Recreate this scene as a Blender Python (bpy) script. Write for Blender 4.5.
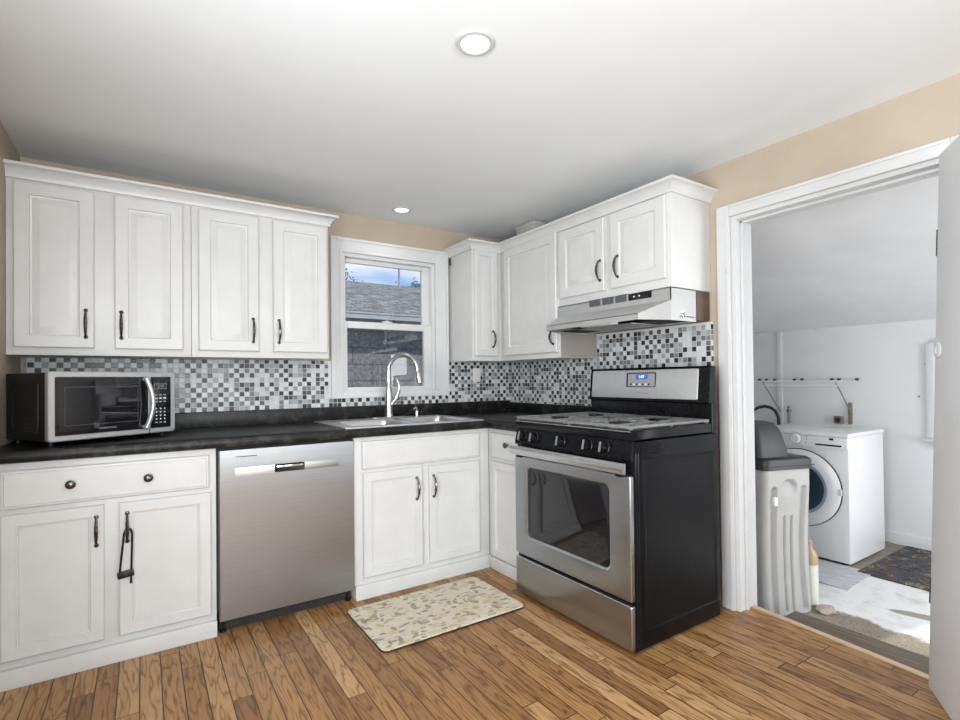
import bpy, bmesh, math, random
from mathutils import Vector, Matrix
random.seed(7)
for o in list(bpy.data.objects): bpy.data.objects.remove(o)
sc = bpy.context.scene
COL = sc.collection
PI = math.pi

# ------------------------------------------------------------------ camera
cam_d = bpy.data.cameras.new('camera'); cam = bpy.data.objects.new('camera', cam_d); COL.objects.link(cam)
YAW, PITCH, ROLL = math.radians(33.4743), math.radians(-0.6057), math.radians(0.6223)
FPX, PCX, PCY = 510.5072, 480.896, 374.022
Fh = Vector((math.sin(YAW), math.cos(YAW), 0)); Rt = Vector((math.cos(YAW), -math.sin(YAW), 0)); Z = Vector((0, 0, 1))
Up = Z * math.cos(PITCH) + Fh * math.sin(PITCH); Fw = Fh * math.cos(PITCH) - Z * math.sin(PITCH)
R2 = Rt * math.cos(ROLL) - Up * math.sin(ROLL); U2 = Up * math.cos(ROLL) + Rt * math.sin(ROLL)
M = Matrix((R2, U2, -Fw)).transposed().to_4x4(); M.translation = Vector((-2.3307, -3.115, 1.1031))
cam.matrix_world = M
cam_d.sensor_width = 36.0; cam_d.sensor_fit = 'HORIZONTAL'; cam_d.lens = FPX * 36.0 / 960.0
cam_d.shift_x = (480.0 - PCX) / 960.0; cam_d.shift_y = (PCY - 360.0) / 960.0
cam_d.clip_start = 0.02
sc.camera = cam

# ------------------------------------------------------------------ exposure, sky, lights
sc.view_settings.view_transform = 'Standard'; sc.view_settings.look = 'None'
sc.view_settings.gamma = 1.0; sc.view_settings.exposure = 0.22
try: sc.view_settings.use_curve_mapping = False
except Exception: pass

w = bpy.data.worlds.new('sky'); sc.world = w; w.use_nodes = True
nt = w.node_tree; nt.nodes.clear()
wo = nt.nodes.new('ShaderNodeOutputWorld'); bg = nt.nodes.new('ShaderNodeBackground'); nt.links.new(bg.outputs[0], wo.inputs[0])
tc = nt.nodes.new('ShaderNodeTexCoord'); mp = nt.nodes.new('ShaderNodeMapping'); mp.inputs['Scale'].default_value = (2.0, 2.0, 9.0)
nz = nt.nodes.new('ShaderNodeTexNoise'); nz.inputs['Scale'].default_value = 2.2; nz.inputs['Detail'].default_value = 6
cr = nt.nodes.new('ShaderNodeValToRGB')
cr.color_ramp.elements[0].position = 0.40; cr.color_ramp.elements[0].color = (0.24, 0.48, 0.86, 1)
cr.color_ramp.elements[1].position = 0.66; cr.color_ramp.elements[1].color = (0.85, 0.90, 0.95, 1)
nt.links.new(tc.outputs['Generated'], mp.inputs[0]); nt.links.new(mp.outputs[0], nz.inputs['Vector'])
nt.links.new(nz.outputs['Fac'], cr.inputs[0]); nt.links.new(cr.outputs[0], bg.inputs[0]); bg.inputs[1].default_value = 0.95

def area(name, loc, size, energy, rot, color=(1, 1, 1), spread=PI):
    d = bpy.data.lights.new(name, 'AREA'); d.shape = 'RECTANGLE'; d.size, d.size_y = size; d.energy = energy; d.color = color; d.spread = spread
    o = bpy.data.objects.new(name, d); COL.objects.link(o); o.location = loc; o.rotation_euler = rot; return o
# daylight through the window behind the camera and the laundry's outer door, plus added lights
area('daylight_front_window', (-2.22, -5.08, 1.25), (0.92, 1.45), 60, (PI / 2 + 0.28, 0, 0), (0.95, 0.985, 1.0))
for x_ in (-1.14, -0.80): area('added_streak_light', (x_, -5.08, 1.10), (0.10, 1.8), 10, (PI / 2, 0, 0), (0.95, 0.985, 1.0))  # unseen strips, added to put bright streaks on the dishwasher steel
area('added_side_fill', (-2.88, -2.65, 1.28), (1.9, 1.15), 64, (0, -PI / 2 - 0.20, 0), (0.95, 0.985, 1.0))  # fill light in an added left-wall window, tilted up to brighten the ceiling
area('daylight_laundry_door', (1.3, -4.08, 1.0), (1.1, 1.9), 40, (PI / 2, 0, 0), (0.97, 0.985, 1.0))

sd = bpy.data.lights.new('sun', 'SUN'); sd.energy = 2.6; sd.angle = math.radians(1.0); sd.color = (1.0, 0.97, 0.92)
so_ = bpy.data.objects.new('sun', sd); COL.objects.link(so_); so_.rotation_euler = Vector((-0.13, 0.68, -0.72)).to_track_quat('-Z', 'Y').to_euler()

# ------------------------------------------------------------------ materials
def nodes(name):
    m = bpy.data.materials.new(name); m.use_nodes = True
    t = m.node_tree; return m, t, t.nodes['Principled BSDF']
def N(t, kind, **kw):
    n = t.nodes.new(kind)
    for k, v in kw.items(): setattr(n, k, v)
    return n
def link(t, a, b): t.links.new(a, b)
def math_(t, op, a, b=None, c=None):
    n = N(t, 'ShaderNodeMath', operation=op)
    for i, x in enumerate((a, b, c)):
        if x is None: continue
        if isinstance(x, (int, float)): n.inputs[i].default_value = x
        else: link(t, x, n.inputs[i])
    return n.outputs[0]
def coords(t, scale=(1, 1, 1), rot=(0, 0, 0), kind='Object'):
    c = N(t, 'ShaderNodeTexCoord'); p = N(t, 'ShaderNodeMapping')
    p.inputs['Scale'].default_value = scale; p.inputs['Rotation'].default_value = rot
    link(t, c.outputs[kind], p.inputs[0]); return p.outputs[0]
def noise(t, vec, scale, detail=4, rough=0.55):
    n = N(t, 'ShaderNodeTexNoise'); n.inputs['Scale'].default_value = scale; n.inputs['Detail'].default_value = detail; n.inputs['Roughness'].default_value = rough
    link(t, vec, n.inputs['Vector']); return n.outputs['Fac']
def ramp(t, fac, stops, interp='LINEAR'):
    r = N(t, 'ShaderNodeValToRGB'); r.color_ramp.interpolation = interp
    e = r.color_ramp.elements
    while len(e) > 1: e.remove(e[-1])
    e[0].position = stops[0][0]; e[0].color = (*stops[0][1], 1)
    for p, c in stops[1:]:
        x = e.new(p); x.color = (*c, 1)
    link(t, fac, r.inputs[0]); return r.outputs[0]
def mix(t, fac, a, b, mode='MIX'):
    n = N(t, 'ShaderNodeMix', data_type='RGBA', blend_type=mode)
    for s, x in ((n.inputs[0], fac), (n.inputs[6], a), (n.inputs[7], b)):
        if isinstance(x, (int, float)): s.default_value = x
        elif isinstance(x, tuple): s.default_value = (*x, 1)
        else: link(t, x, s)
    return n.outputs[2]
def bump(t, bs, height, strength=0.2, dist=0.01):
    b = N(t, 'ShaderNodeBump'); b.inputs['Strength'].default_value = strength; b.inputs['Distance'].default_value = dist
    link(t, height, b.inputs['Height']); link(t, b.outputs[0], bs.inputs['Normal'])

def plain(name, col, rough=0.5, metal=0.0, var=0.04, vs=30, bmp=0.0, spec=0.5, coat=0.0):
    m, t, b = nodes(name)
    v = coords(t); n = noise(t, v, vs)
    lo = tuple(max(0, c * (1 - var)) for c in col); hi = tuple(min(1, c * (1 + var)) for c in col)
    link(t, ramp(t, n, [(0.3, lo), (0.7, hi)]), b.inputs['Base Color'])
    b.inputs['Roughness'].default_value = rough; b.inputs['Metallic'].default_value = metal
    b.inputs['Specular IOR Level'].default_value = spec; b.inputs['Coat Weight'].default_value = coat
    if bmp: bump(t, b, n, bmp, 0.002)
    return m
def emit(name, col, s):
    m, t, b = nodes(name); b.inputs['Base Color'].default_value = (*col, 1)
    b.inputs['Emission Color'].default_value = (*col, 1); b.inputs['Emission Strength'].default_value = s; return m
def worn_paint(name, col, chip, rough=0.45, scale=(60, 60, 9), th=0.70):
    m, t, b = nodes(name)
    n1 = noise(t, coords(t, scale), 1.0, 5, 0.65); n2 = noise(t, coords(t), 4.0, 3)
    base = ramp(t, n2, [(0.3, tuple(c * 0.95 for c in col)), (0.7, col)])
    f = ramp(t, n1, [(th, (0, 0, 0)), (th + 0.02, (1, 1, 1))])
    link(t, mix(t, f, base, chip), b.inputs['Base Color']); b.inputs['Roughness'].default_value = rough
    bump(t, b, n1, 0.12, 0.002); return m
def steel(name, col=(0.40, 0.42, 0.44), rough=0.30, scale=(2, 2, 260), aniso=0.75, axis='Z'):
    m, t, b = nodes(name)
    n = noise(t, coords(t, scale), 1.0, 3); n2 = noise(t, coords(t, (3, 3, 1.2)), 1.5, 2)
    link(t, ramp(t, n, [(0.25, tuple(c * 0.93 for c in col)), (0.75, tuple(min(1, c * 1.05) for c in col))]), b.inputs['Base Color'])
    b.inputs['Metallic'].default_value = 1.0
    b.inputs['Roughness'].default_value = rough
    b.inputs['Anisotropic'].default_value = aniso; b.inputs['Anisotropic Rotation'].default_value = 0.0
    tg = N(t, 'ShaderNodeTangent', direction_type='RADIAL', axis=axis); link(t, tg.outputs[0], b.inputs['Tangent'])
    return m

MT = {}
MT['cab'] = plain('cabinet_white_paint', (0.605, 0.605, 0.598), 0.36, var=0.03, vs=9, bmp=0.04)
MT['wall'] = plain('tan_wall_paint', (0.45, 0.375, 0.29), 0.75, var=0.04, vs=6, bmp=0.08)
MT['ceil'] = plain('ceiling_white_paint', (0.715, 0.735, 0.745), 0.85, var=0.015, vs=5, bmp=0.05)
MT['white_wall'] = plain('white_wall_paint', (0.70, 0.70, 0.70), 0.7, var=0.02, vs=4)
MT['trim'] = worn_paint('door_trim_paint', (0.62, 0.625, 0.625), (0.06, 0.05, 0.04), th=0.695)
MT['trimclean'] = plain('white_trim_paint', (0.64, 0.65, 0.65), 0.42, var=0.02, vs=8)
MT['leaf'] = plain('door_leaf_paint', (0.66, 0.66, 0.665), 0.5, var=0.03, vs=5, bmp=0.03)
MT['laundry'] = worn_paint('laundry_wall_paint', (0.72, 0.72, 0.73), (0.16, 0.14, 0.11), 0.7, (9, 9, 9), 0.715)
MT['laundry_ceil'] = plain('laundry_ceiling_paint', (0.74, 0.74, 0.74), 0.8, var=0.05, vs=3)
MT['steel'] = steel('brushed_steel')
MT['steel_side'] = steel('brushed_steel_horizontal', (0.62, 0.64, 0.65), 0.3, (2, 2, 260), 0.3)
MT['bowl'] = plain('sink_steel', (0.70, 0.70, 0.70), 0.30, 1.0, 0.05, 60)
MT['nickel'] = plain('brushed_nickel', (0.62, 0.61, 0.59), 0.26, 1.0, 0.04, 80)
MT['chrome'] = plain('chrome', (0.78, 0.78, 0.78), 0.1, 1.0, 0.02, 40)
MT['pewter'] = plain('aged_pewter', (0.15, 0.14, 0.128), 0.22, 1.0, 0.6, 110)
MT['black'] = plain('black_enamel', (0.006, 0.006, 0.007), 0.16, var=0.3, vs=50, spec=0.2)
MT['blackside'] = plain('black_pebbled_enamel', (0.006, 0.006, 0.007), 0.26, var=0.3, vs=220, bmp=0.45, spec=0.10)
MT['blackmat'] = plain('black_plastic', (0.009, 0.009, 0.009), 0.4, var=0.2, vs=40, spec=0.3)
MT['blackgloss'] = plain('black_glass', (0.008, 0.008, 0.010), 0.05, var=0.2, vs=10, spec=0.55)
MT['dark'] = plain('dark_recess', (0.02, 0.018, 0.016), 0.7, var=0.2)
MT['iron'] = plain('cast_iron_grey', (0.17, 0.17, 0.17), 0.32, var=0.25, vs=90, bmp=0.1, spec=0.7)
MT['grille'] = plain('grey_grille', (0.10, 0.10, 0.105), 0.5, var=0.1)
MT['filter'] = plain('filter_mesh', (0.45, 0.45, 0.45), 0.4, 1.0, 0.3, 400)
MT['wood_brown'] = plain('brown_wood_spacer', (0.10, 0.065, 0.045), 0.6, var=0.2, vs=20)
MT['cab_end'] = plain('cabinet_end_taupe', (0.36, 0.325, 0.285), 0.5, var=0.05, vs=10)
MT['outlet'] = plain('outlet_plastic', (0.74, 0.73, 0.71), 0.4, var=0.01)
MT['appl'] = plain('appliance_white', (0.74, 0.745, 0.755), 0.3, var=0.01, vs=10, coat=0.2)
MT['tank'] = plain('softener_grey_plastic', (0.43, 0.425, 0.415), 0.5, var=0.03, vs=8)
MT['tankdark'] = plain('softener_recess_plastic', (0.42, 0.41, 0.39), 0.5, var=0.03, vs=8)
MT['lid'] = plain('charcoal_plastic', (0.022, 0.022, 0.023), 0.45, var=0.1, vs=20, bmp=0.05)
MT['blueglass'] = plain('washer_door_glass', (0.015, 0.03, 0.045), 0.06, var=0.3, vs=6, spec=0.6)
MT['bluerim'] = plain('washer_glass_rim', (0.25, 0.38, 0.48), 0.2, var=0.05)
MT['hose'] = plain('black_rubber', (0.02, 0.02, 0.02), 0.55, var=0.1)
MT['bottle'] = plain('bottle_white', (0.66, 0.65, 0.60), 0.3, var=0.05, vs=25)
MT['amber'] = plain('bottle_tan', (0.42, 0.31, 0.17), 0.3, var=0.05, vs=25)
MT['cream'] = plain('rag_pink', (0.42, 0.33, 0.29), 0.9, var=0.15, vs=60, bmp=0.3)
MT['oldwood'] = plain('old_board', (0.20, 0.17, 0.11), 0.7, var=0.3, vs=40)
MT['shelfwire'] = plain('shelf_white_wire', (0.72, 0.72, 0.72), 0.4, var=0.02)
MT['clip'] = plain('dark_clip', (0.05, 0.05, 0.055), 0.5, var=0.1)
MT['bracket'] = plain('grey_bracket', (0.22, 0.21, 0.20), 0.5, var=0.1)
MT['mark'] = plain('light_marking', (0.75, 0.75, 0.76), 0.5, var=0.02)
MT['markdim'] = plain('dim_marking', (0.34, 0.34, 0.35), 0.5, var=0.02)
MT['greymark'] = plain('grey_marking', (0.30, 0.30, 0.31), 0.5, var=0.02)
MT['satin'] = plain('satin_steel_frame', (0.55, 0.555, 0.56), 0.36, 0.6, 0.03, 40)
MT['borderdark'] = plain('dark_grey_border', (0.05, 0.05, 0.052), 0.4, var=0.02)
MT['hood'] = plain('satin_hood_steel', (0.58, 0.58, 0.57), 0.40, 0.7, 0.03, 20)
MT['lcd'] = emit('blue_display', (0.04, 0.10, 0.30), 0.6)
MT['lcddigit'] = emit('display_digits', (0.75, 0.88, 1.0), 1.0)
MT['lens'] = emit('lamp_lens', (1.0, 0.98, 0.95), 1.6)
MT['baffle'] = plain('lamp_baffle', (0.50, 0.50, 0.50), 0.3, var=0.01)
MT['box'] = plain('pale_cardboard', (0.46, 0.44, 0.40), 0.7, var=0.06)
MT['fence'] = plain('outside_ground', (0.16, 0.16, 0.14), 0.9, var=0.3, vs=3)
MT['fascia'] = plain('house_fascia', (0.36, 0.37, 0.38), 0.7, var=0.1, vs=10)
MT['bark'] = plain('bark', (0.08, 0.06, 0.05), 0.9, var=0.3)
MT['leafg'] = plain('tree_leaf', (0.06, 0.075, 0.05), 0.8, var=0.4, vs=10)
MT['silver_edge'] = plain('bare_metal_edge', (0.60, 0.60, 0.60), 0.28, 1.0, 0.05)

def mat_floor():
    m, t, b = nodes('oak_strip_floor')
    v = coords(t); s = N(t, 'ShaderNodeSeparateXYZ'); link(t, v, s.inputs[0])
    W, L = 0.067, 0.95
    row = math_(t, 'FLOOR', math_(t, 'DIVIDE', s.outputs['X'], W))
    wn = N(t, 'ShaderNodeTexWhiteNoise', noise_dimensions='1D'); link(t, row, wn.inputs['W'])
    yy = math_(t, 'DIVIDE', math_(t, 'MULTIPLY_ADD', wn.outputs['Value'], 7.3, s.outputs['Y']), L)
    seg = math_(t, 'FLOOR', yy)
    cv = N(t, 'ShaderNodeCombineXYZ'); link(t, row, cv.inputs[0]); link(t, seg, cv.inputs[1])
    wn2 = N(t, 'ShaderNodeTexWhiteNoise', noise_dimensions='2D'); link(t, cv.outputs[0], wn2.inputs['Vector'])
    h = wn2.outputs['Value']
    # grain, shifted per board
    off = math_(t, 'MULTIPLY', h, 37.0)
    gv = N(t, 'ShaderNodeCombineXYZ'); link(t, math_(t, 'MULTIPLY', s.outputs['X'], 15.0), gv.inputs[0])
    link(t, math_(t, 'ADD', math_(t, 'MULTIPLY', s.outputs['Y'], 1.7), off), gv.inputs[1]); link(t, off, gv.inputs[2])
    n1 = noise(t, gv.outputs[0], 1.3, 2, 0.5)
    rings = math_(t, 'FRACT', math_(t, 'MULTIPLY', n1, 8.0))
    rg = ramp(t, rings, [(0.0, (0.34, 0.27, 0.20)), (0.18, (0.78, 0.75, 0.72)), (0.5, (1, 1, 1)), (0.86, (0.90, 0.88, 0.86)), (1.0, (0.38, 0.30, 0.23))])
    fv = N(t, 'ShaderNodeCombineXYZ'); link(t, math_(t, 'MULTIPLY', s.outputs['X'], 420.0), fv.inputs[0]); link(t, math_(t, 'ADD', math_(t, 'MULTIPLY', s.outputs['Y'], 16.0), off), fv.inputs[1])
    n2 = noise(t, fv.outputs[0], 1.0, 3)
    fine = ramp(t, n2, [(0.35, (0.72, 0.68, 0.64)), (0.55, (1, 1, 1))])
    base = ramp(t, h, [(0.0, (0.24, 0.115, 0.042)), (0.3, (0.345, 0.178, 0.068)), (0.7, (0.43, 0.240, 0.100)), (1.0, (0.52, 0.325, 0.160))])
    c = mix(t, 0.85, mix(t, 0.85, base, rg, 'MULTIPLY'), fine, 'MULTIPLY')
    fx = math_(t, 'FRACT', math_(t, 'DIVIDE', s.outputs['X'], W)); fy = math_(t, 'FRACT', yy)
    ex = math_(t, 'MINIMUM', fx, math_(t, 'SUBTRACT', 1.0, fx))
    ey = math_(t, 'MINIMUM', fy, math_(t, 'SUBTRACT', 1.0, fy))
    seam = math_(t, 'MAXIMUM', math_(t, 'LESS_THAN', ex, 0.030), math_(t, 'LESS_THAN', ey, 0.0018))
    c = mix(t, seam, c, (0.05, 0.025, 0.012))
    link(t, c, b.inputs['Base Color']); b.inputs['Roughness'].default_value = 0.40; b.inputs['Specular IOR Level'].default_value = 0.35
    bump(t, b, math_(t, 'SUBTRACT', 1.0, seam), 0.3, 0.002); return m
MT['floor'] = mat_floor()

def mat_tile(name, axis):
    m, t, b = nodes(name)
    v = coords(t); s = N(t, 'ShaderNodeSeparateXYZ'); link(t, v, s.inputs[0]); P = 0.0262
    a = math_(t, 'DIVIDE', s.outputs[axis], P); z = math_(t, 'DIVIDE', s.outputs['Z'], P)
    cv = N(t, 'ShaderNodeCombineXYZ'); link(t, math_(t, 'FLOOR', a), cv.inputs[0]); link(t, math_(t, 'FLOOR', z), cv.inputs[1])
    wn = N(t, 'ShaderNodeTexWhiteNoise', noise_dimensions='2D'); link(t, cv.outputs[0], wn.inputs['Vector'])
    light = ramp(t, wn.outputs['Value'], [(0.0, (0.62, 0.64, 0.64)), (0.40, (0.50, 0.53, 0.55)), (0.66, (0.36, 0.38, 0.40)), (0.82, (0.20, 0.21, 0.22)), (0.92, (0.05, 0.05, 0.05))], 'CONSTANT')
    darkc = ramp(t, wn.outputs['Value'], [(0.0, (0.020, 0.021, 0.024)), (0.32, (0.075, 0.072, 0.07)), (0.52, (0.16, 0.165, 0.17)), (0.70, (0.30, 0.31, 0.33)), (0.86, (0.56, 0.59, 0.60))], 'CONSTANT')
    par = math_(t, 'MODULO', math_(t, 'ADD', math_(t, 'ADD', math_(t, 'FLOOR', a), math_(t, 'FLOOR', z)), 1000.0), 2.0)
    col = mix(t, math_(t, 'GREATER_THAN', par, 0.5), light, darkc)
    fa = math_(t, 'FRACT', a); fz = math_(t, 'FRACT', z)
    e = math_(t, 'MINIMUM', math_(t, 'MINIMUM', fa, math_(t, 'SUBTRACT', 1.0, fa)), math_(t, 'MINIMUM', fz, math_(t, 'SUBTRACT', 1.0, fz)))
    g = math_(t, 'LESS_THAN', e, 0.055)
    link(t, mix(t, g, col, (0.56, 0.56, 0.55)), b.inputs['Base Color'])
    link(t, math_(t, 'MULTIPLY_ADD', g, 0.5, 0.28), b.inputs['Roughness']); b.inputs['Specular IOR Level'].default_value = 0.3
    bump(t, b, ramp(t, e, [(0.04, (0, 0, 0)), (0.12, (1, 1, 1))]), 0.4, 0.0015); return m
MT['tile_x'] = mat_tile('mosaic_tile_back', 'X'); MT['tile_y'] = mat_tile('mosaic_tile_side', 'Y')

def mat_counter():
    m, t, b = nodes('black_laminate')
    n = noise(t, coords(t, (14, 14, 14)), 1.0, 8, 0.72); n2 = noise(t, coords(t, (90, 90, 90)), 1.0, 3)
    c = ramp(t, n, [(0.3, (0.006, 0.006, 0.007)), (0.52, (0.014, 0.0135, 0.0135)), (0.62, (0.050, 0.048, 0.046)), (0.70, (0.015, 0.014, 0.014))])
    link(t, mix(t, ramp(t, n2, [(0.62, (0, 0, 0)), (0.75, (0.2, 0.2, 0.2))]), c, (0.16, 0.15, 0.14)), b.inputs['Base Color'])
    link(t, math_(t, 'MULTIPLY_ADD', n, 0.25, 0.22), b.inputs['Roughness']); b.inputs['Specular IOR Level'].default_value = 0.2; bump(t, b, n2, 0.08, 0.001); return m
MT['counter'] = mat_counter()

def mat_rug():
    m, t, b = nodes('kitchen_mat_floral')
    v = coords(t)
    n1 = noise(t, v, 5.0, 3); base = ramp(t, n1, [(0.3, (0.55, 0.47, 0.36)), (0.5, (0.60, 0.54, 0.44)), (0.7, (0.57, 0.48, 0.36))])
    nw = N(t, 'ShaderNodeTexNoise'); nw.inputs['Scale'].default_value = 9; link(t, v, nw.inputs['Vector'])
    wv = N(t, 'ShaderNodeMix', data_type='VECTOR'); wv.inputs[0].default_value = 0.06; link(t, v, wv.inputs[4]); link(t, nw.outputs['Color'], wv.inputs[5])
    def leaves(scale, rot, th, col, back, seed, stretch):
        p = N(t, 'ShaderNodeMapping'); p.inputs['Scale'].default_value = stretch; p.inputs['Rotation'].default_value = (0, 0, rot); p.inputs['Location'].default_value = (seed, seed * 0.7, 0)
        link(t, wv.outputs[1], p.inputs[0])
        vo = N(t, 'ShaderNodeTexVoronoi'); vo.inputs['Scale'].default_value = scale; link(t, p.outputs[0], vo.inputs['Vector'])
        hs = N(t, 'ShaderNodeSeparateColor'); link(t, vo.outputs['Color'], hs.inputs[0])
        f = math_(t, 'MULTIPLY', math_(t, 'LESS_THAN', vo.outputs['Distance'], th), math_(t, 'GREATER_THAN', hs.outputs[0], 0.45))
        return mix(t, f, back, col)
    c = leaves(11, 0.5, 0.36, (0.54, 0.44, 0.28), base, 2.2, (1, 1.6, 1))
    c = leaves(15, -0.9, 0.33, (0.38, 0.32, 0.215), c, 1.3, (1, 2.0, 1))
    c = leaves(14, 0.9, 0.32, (0.22, 0.195, 0.135), c, 4.1, (2.2, 1, 1))
    c = leaves(12, 0.2, 0.26, (0.22, 0.225, 0.23), c, 9.2, (1, 2.6, 1))
    c = leaves(10, 1.1, 0.24, (0.50, 0.39, 0.23), c, 7.7, (1, 1.4, 1))
    c = leaves(9, -0.3, 0.32, (0.60, 0.54, 0.43), c, 12.5, (1.3, 1, 1))
    c = leaves(17, -0.5, 0.28, (0.15, 0.14, 0.11), c, 15.5, (1, 2.6, 1))
    c = mix(t, 0.25, c, ramp(t, noise(t, v, 28, 4, 0.7), [(0.35, (0.36, 0.30, 0.20)), (0.55, (0.68, 0.60, 0.46))]))
    link(t, c, b.inputs['Base Color']); b.inputs['Roughness'].default_value = 0.85; return m
MT['rug'] = mat_rug()

def mat_darkrug():
    m, t, b = nodes('patterned_dark_rug')
    v = coords(t)
    n = noise(t, v, 11, 4, 0.75); n2 = noise(t, v, 5, 3, 0.6)
    c = ramp(t, n, [(0.0, (0.012, 0.012, 0.016)), (0.40, (0.016, 0.016, 0.022)), (0.45, (0.07, 0.11, 0.16)), (0.49, (0.02, 0.02, 0.025)), (0.53, (0.20, 0.11, 0.06)), (0.57, (0.02, 0.02, 0.03)), (0.61, (0.40, 0.36, 0.29)), (0.66, (0.03, 0.04, 0.06))])
    c2 = ramp(t, n2, [(0.40, (0.05, 0.07, 0.10)), (0.5, (0.015, 0.015, 0.02)), (0.6, (0.13, 0.085, 0.05))])
    link(t, mix(t, 1.0, mix(t, 0.12, c, c2), (0.95, 0.98, 1.0), 'MULTIPLY'), b.inputs['Base Color']); b.inputs['Roughness'].default_value = 0.95; return m
MT['darkrug'] = mat_darkrug()
def mat_greymat():
    m, t, b = nodes('grey_weave_mat')
    n = noise(t, coords(t, (60, 14, 1)), 1.0, 4); n2 = noise(t, coords(t, (9, 9, 1)), 1.0, 4)
    link(t, mix(t, n2, ramp(t, n, [(0.35, (0.26, 0.26, 0.30)), (0.6, (0.62, 0.62, 0.63))]), (0.50, 0.50, 0.53)), b.inputs['Base Color']); b.inputs['Roughness'].default_value = 0.9; return m
MT['greymat'] = mat_greymat()

def mat_laundry_floor():
    m, t, b = nodes('laundry_concrete_floor')
    v = coords(t); s = N(t, 'ShaderNodeSeparateXYZ'); link(t, v, s.inputs[0])
    n = noise(t, v, 7, 6, 0.7); nf = noise(t, v, 90, 4, 0.8)
    x = math_(t, 'MULTIPLY', math_(t, 'MULTIPLY_ADD', math_(t, 'SUBTRACT', n, 0.5), 0.22, s.outputs['X']), 0.4)
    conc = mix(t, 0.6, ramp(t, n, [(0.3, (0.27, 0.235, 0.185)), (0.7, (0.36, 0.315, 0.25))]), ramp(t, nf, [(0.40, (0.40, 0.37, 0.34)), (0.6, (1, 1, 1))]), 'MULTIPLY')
    white = ramp(t, n, [(0.34, (0.60, 0.59, 0.56)), (0.5, (0.78, 0.78, 0.77))])  # white floor paint, with the sun patch painted into the same zone
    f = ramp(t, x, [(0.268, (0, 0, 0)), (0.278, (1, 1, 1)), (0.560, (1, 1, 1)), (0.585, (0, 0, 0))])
    # grey streak: the shadow stroke across the sunlit floor, put into the colour
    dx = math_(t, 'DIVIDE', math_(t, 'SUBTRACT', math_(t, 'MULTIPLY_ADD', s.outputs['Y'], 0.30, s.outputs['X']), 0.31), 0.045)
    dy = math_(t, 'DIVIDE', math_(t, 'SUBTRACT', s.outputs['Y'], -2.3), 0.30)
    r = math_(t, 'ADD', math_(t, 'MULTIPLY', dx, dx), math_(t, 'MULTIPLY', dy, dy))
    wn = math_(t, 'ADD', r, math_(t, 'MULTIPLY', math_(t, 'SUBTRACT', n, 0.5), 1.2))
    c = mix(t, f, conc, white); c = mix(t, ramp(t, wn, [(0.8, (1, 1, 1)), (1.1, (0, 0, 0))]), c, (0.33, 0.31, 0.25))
    link(t, c, b.inputs['Base Color']); b.inputs['Roughness'].default_value = 0.8; bump(t, b, nf, 0.2, 0.002); return m
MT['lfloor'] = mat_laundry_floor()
def mat_step():
    m, t, b = nodes('grey_weathered_wood')
    n = noise(t, coords(t, (110, 5, 60)), 1.0, 5)
    link(t, ramp(t, n, [(0.3, (0.075, 0.058, 0.042)), (0.7, (0.19, 0.152, 0.112))]), b.inputs['Base Color']); b.inputs['Roughness'].default_value = 0.75; bump(t, b, n, 0.2, 0.002); return m
MT['step'] = mat_step()
MT['threshold'] = plain('pale_oak_nosing', (0.55, 0.40, 0.26), 0.4, var=0.08, vs=30)

def mat_shingle():
    m, t, b = nodes('roof_shingle')
    br = N(t, 'ShaderNodeTexBrick'); link(t, coords(t), br.inputs['Vector'])
    br.inputs['Scale'].default_value = 1; br.inputs['Brick Width'].default_value = 0.16; br.inputs['Row Height'].default_value = 0.07; br.inputs['Mortar Size'].default_value = 0.006
    br.inputs['Color1'].default_value = (0.13, 0.128, 0.125, 1); br.inputs['Color2'].default_value = (0.29, 0.285, 0.275, 1); br.inputs['Mortar'].default_value = (0.06, 0.06, 0.06, 1)
    n = noise(t, coords(t, (1.5, .28, 1)), 12, 4, 0.8)
    link(t, mix(t, 0.6, br.outputs['Color'], ramp(t, n, [(0.38, (0.25, 0.25, 0.25)), (0.6, (1.5, 1.5, 1.5))]), 'MULTIPLY'), b.inputs['Base Color']); b.inputs['Roughness'].default_value = 0.9; return m
MT['shingle'] = mat_shingle()
def mat_siding():
    m, t, b = nodes('grey_block_siding')
    br = N(t, 'ShaderNodeTexBrick'); link(t, coords(t, (1, 1, 1), (PI / 2, 0, 0)), br.inputs['Vector'])
    br.inputs['Scale'].default_value = 1; br.inputs['Brick Width'].default_value = 0.9; br.inputs['Row Height'].default_value = 0.2; br.inputs['Mortar Size'].default_value = 0.006
    br.inputs['Color1'].default_value = (0.15, 0.155, 0.16, 1); br.inputs['Color2'].default_value = (0.19, 0.19, 0.195, 1); br.inputs['Mortar'].default_value = (0.07, 0.07, 0.075, 1)
    n = noise(t, coords(t), 32, 4, 0.8)
    link(t, mix(t, 0.7, br.outputs['Color'], ramp(t, n, [(0.38, (0.4, 0.4, 0.4)), (0.66, (1.7, 1.68, 1.62))]), 'MULTIPLY'), b.inputs['Base Color']); b.inputs['Roughness'].default_value = 0.8; return m
MT['siding'] = mat_siding()
def mat_pane():
    m, t, b = nodes('window_pane'); t.nodes.remove(b)
    o = t.nodes['Material Output']; tr = N(t, 'ShaderNodeBsdfTransparent'); gl = N(t, 'ShaderNodeBsdfGlossy'); gl.inputs['Roughness'].default_value = 0.02
    fr = N(t, 'ShaderNodeFresnel'); fr.inputs['IOR'].default_value = 1.45; mx = N(t, 'ShaderNodeMixShader')
    link(t, fr.outputs[0], mx.inputs[0]); link(t, tr.outputs[0], mx.inputs[1]); link(t, gl.outputs[0], mx.inputs[2]); link(t, mx.outputs[0], o.inputs[0]); return m
MT['pane'] = mat_pane()

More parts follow.
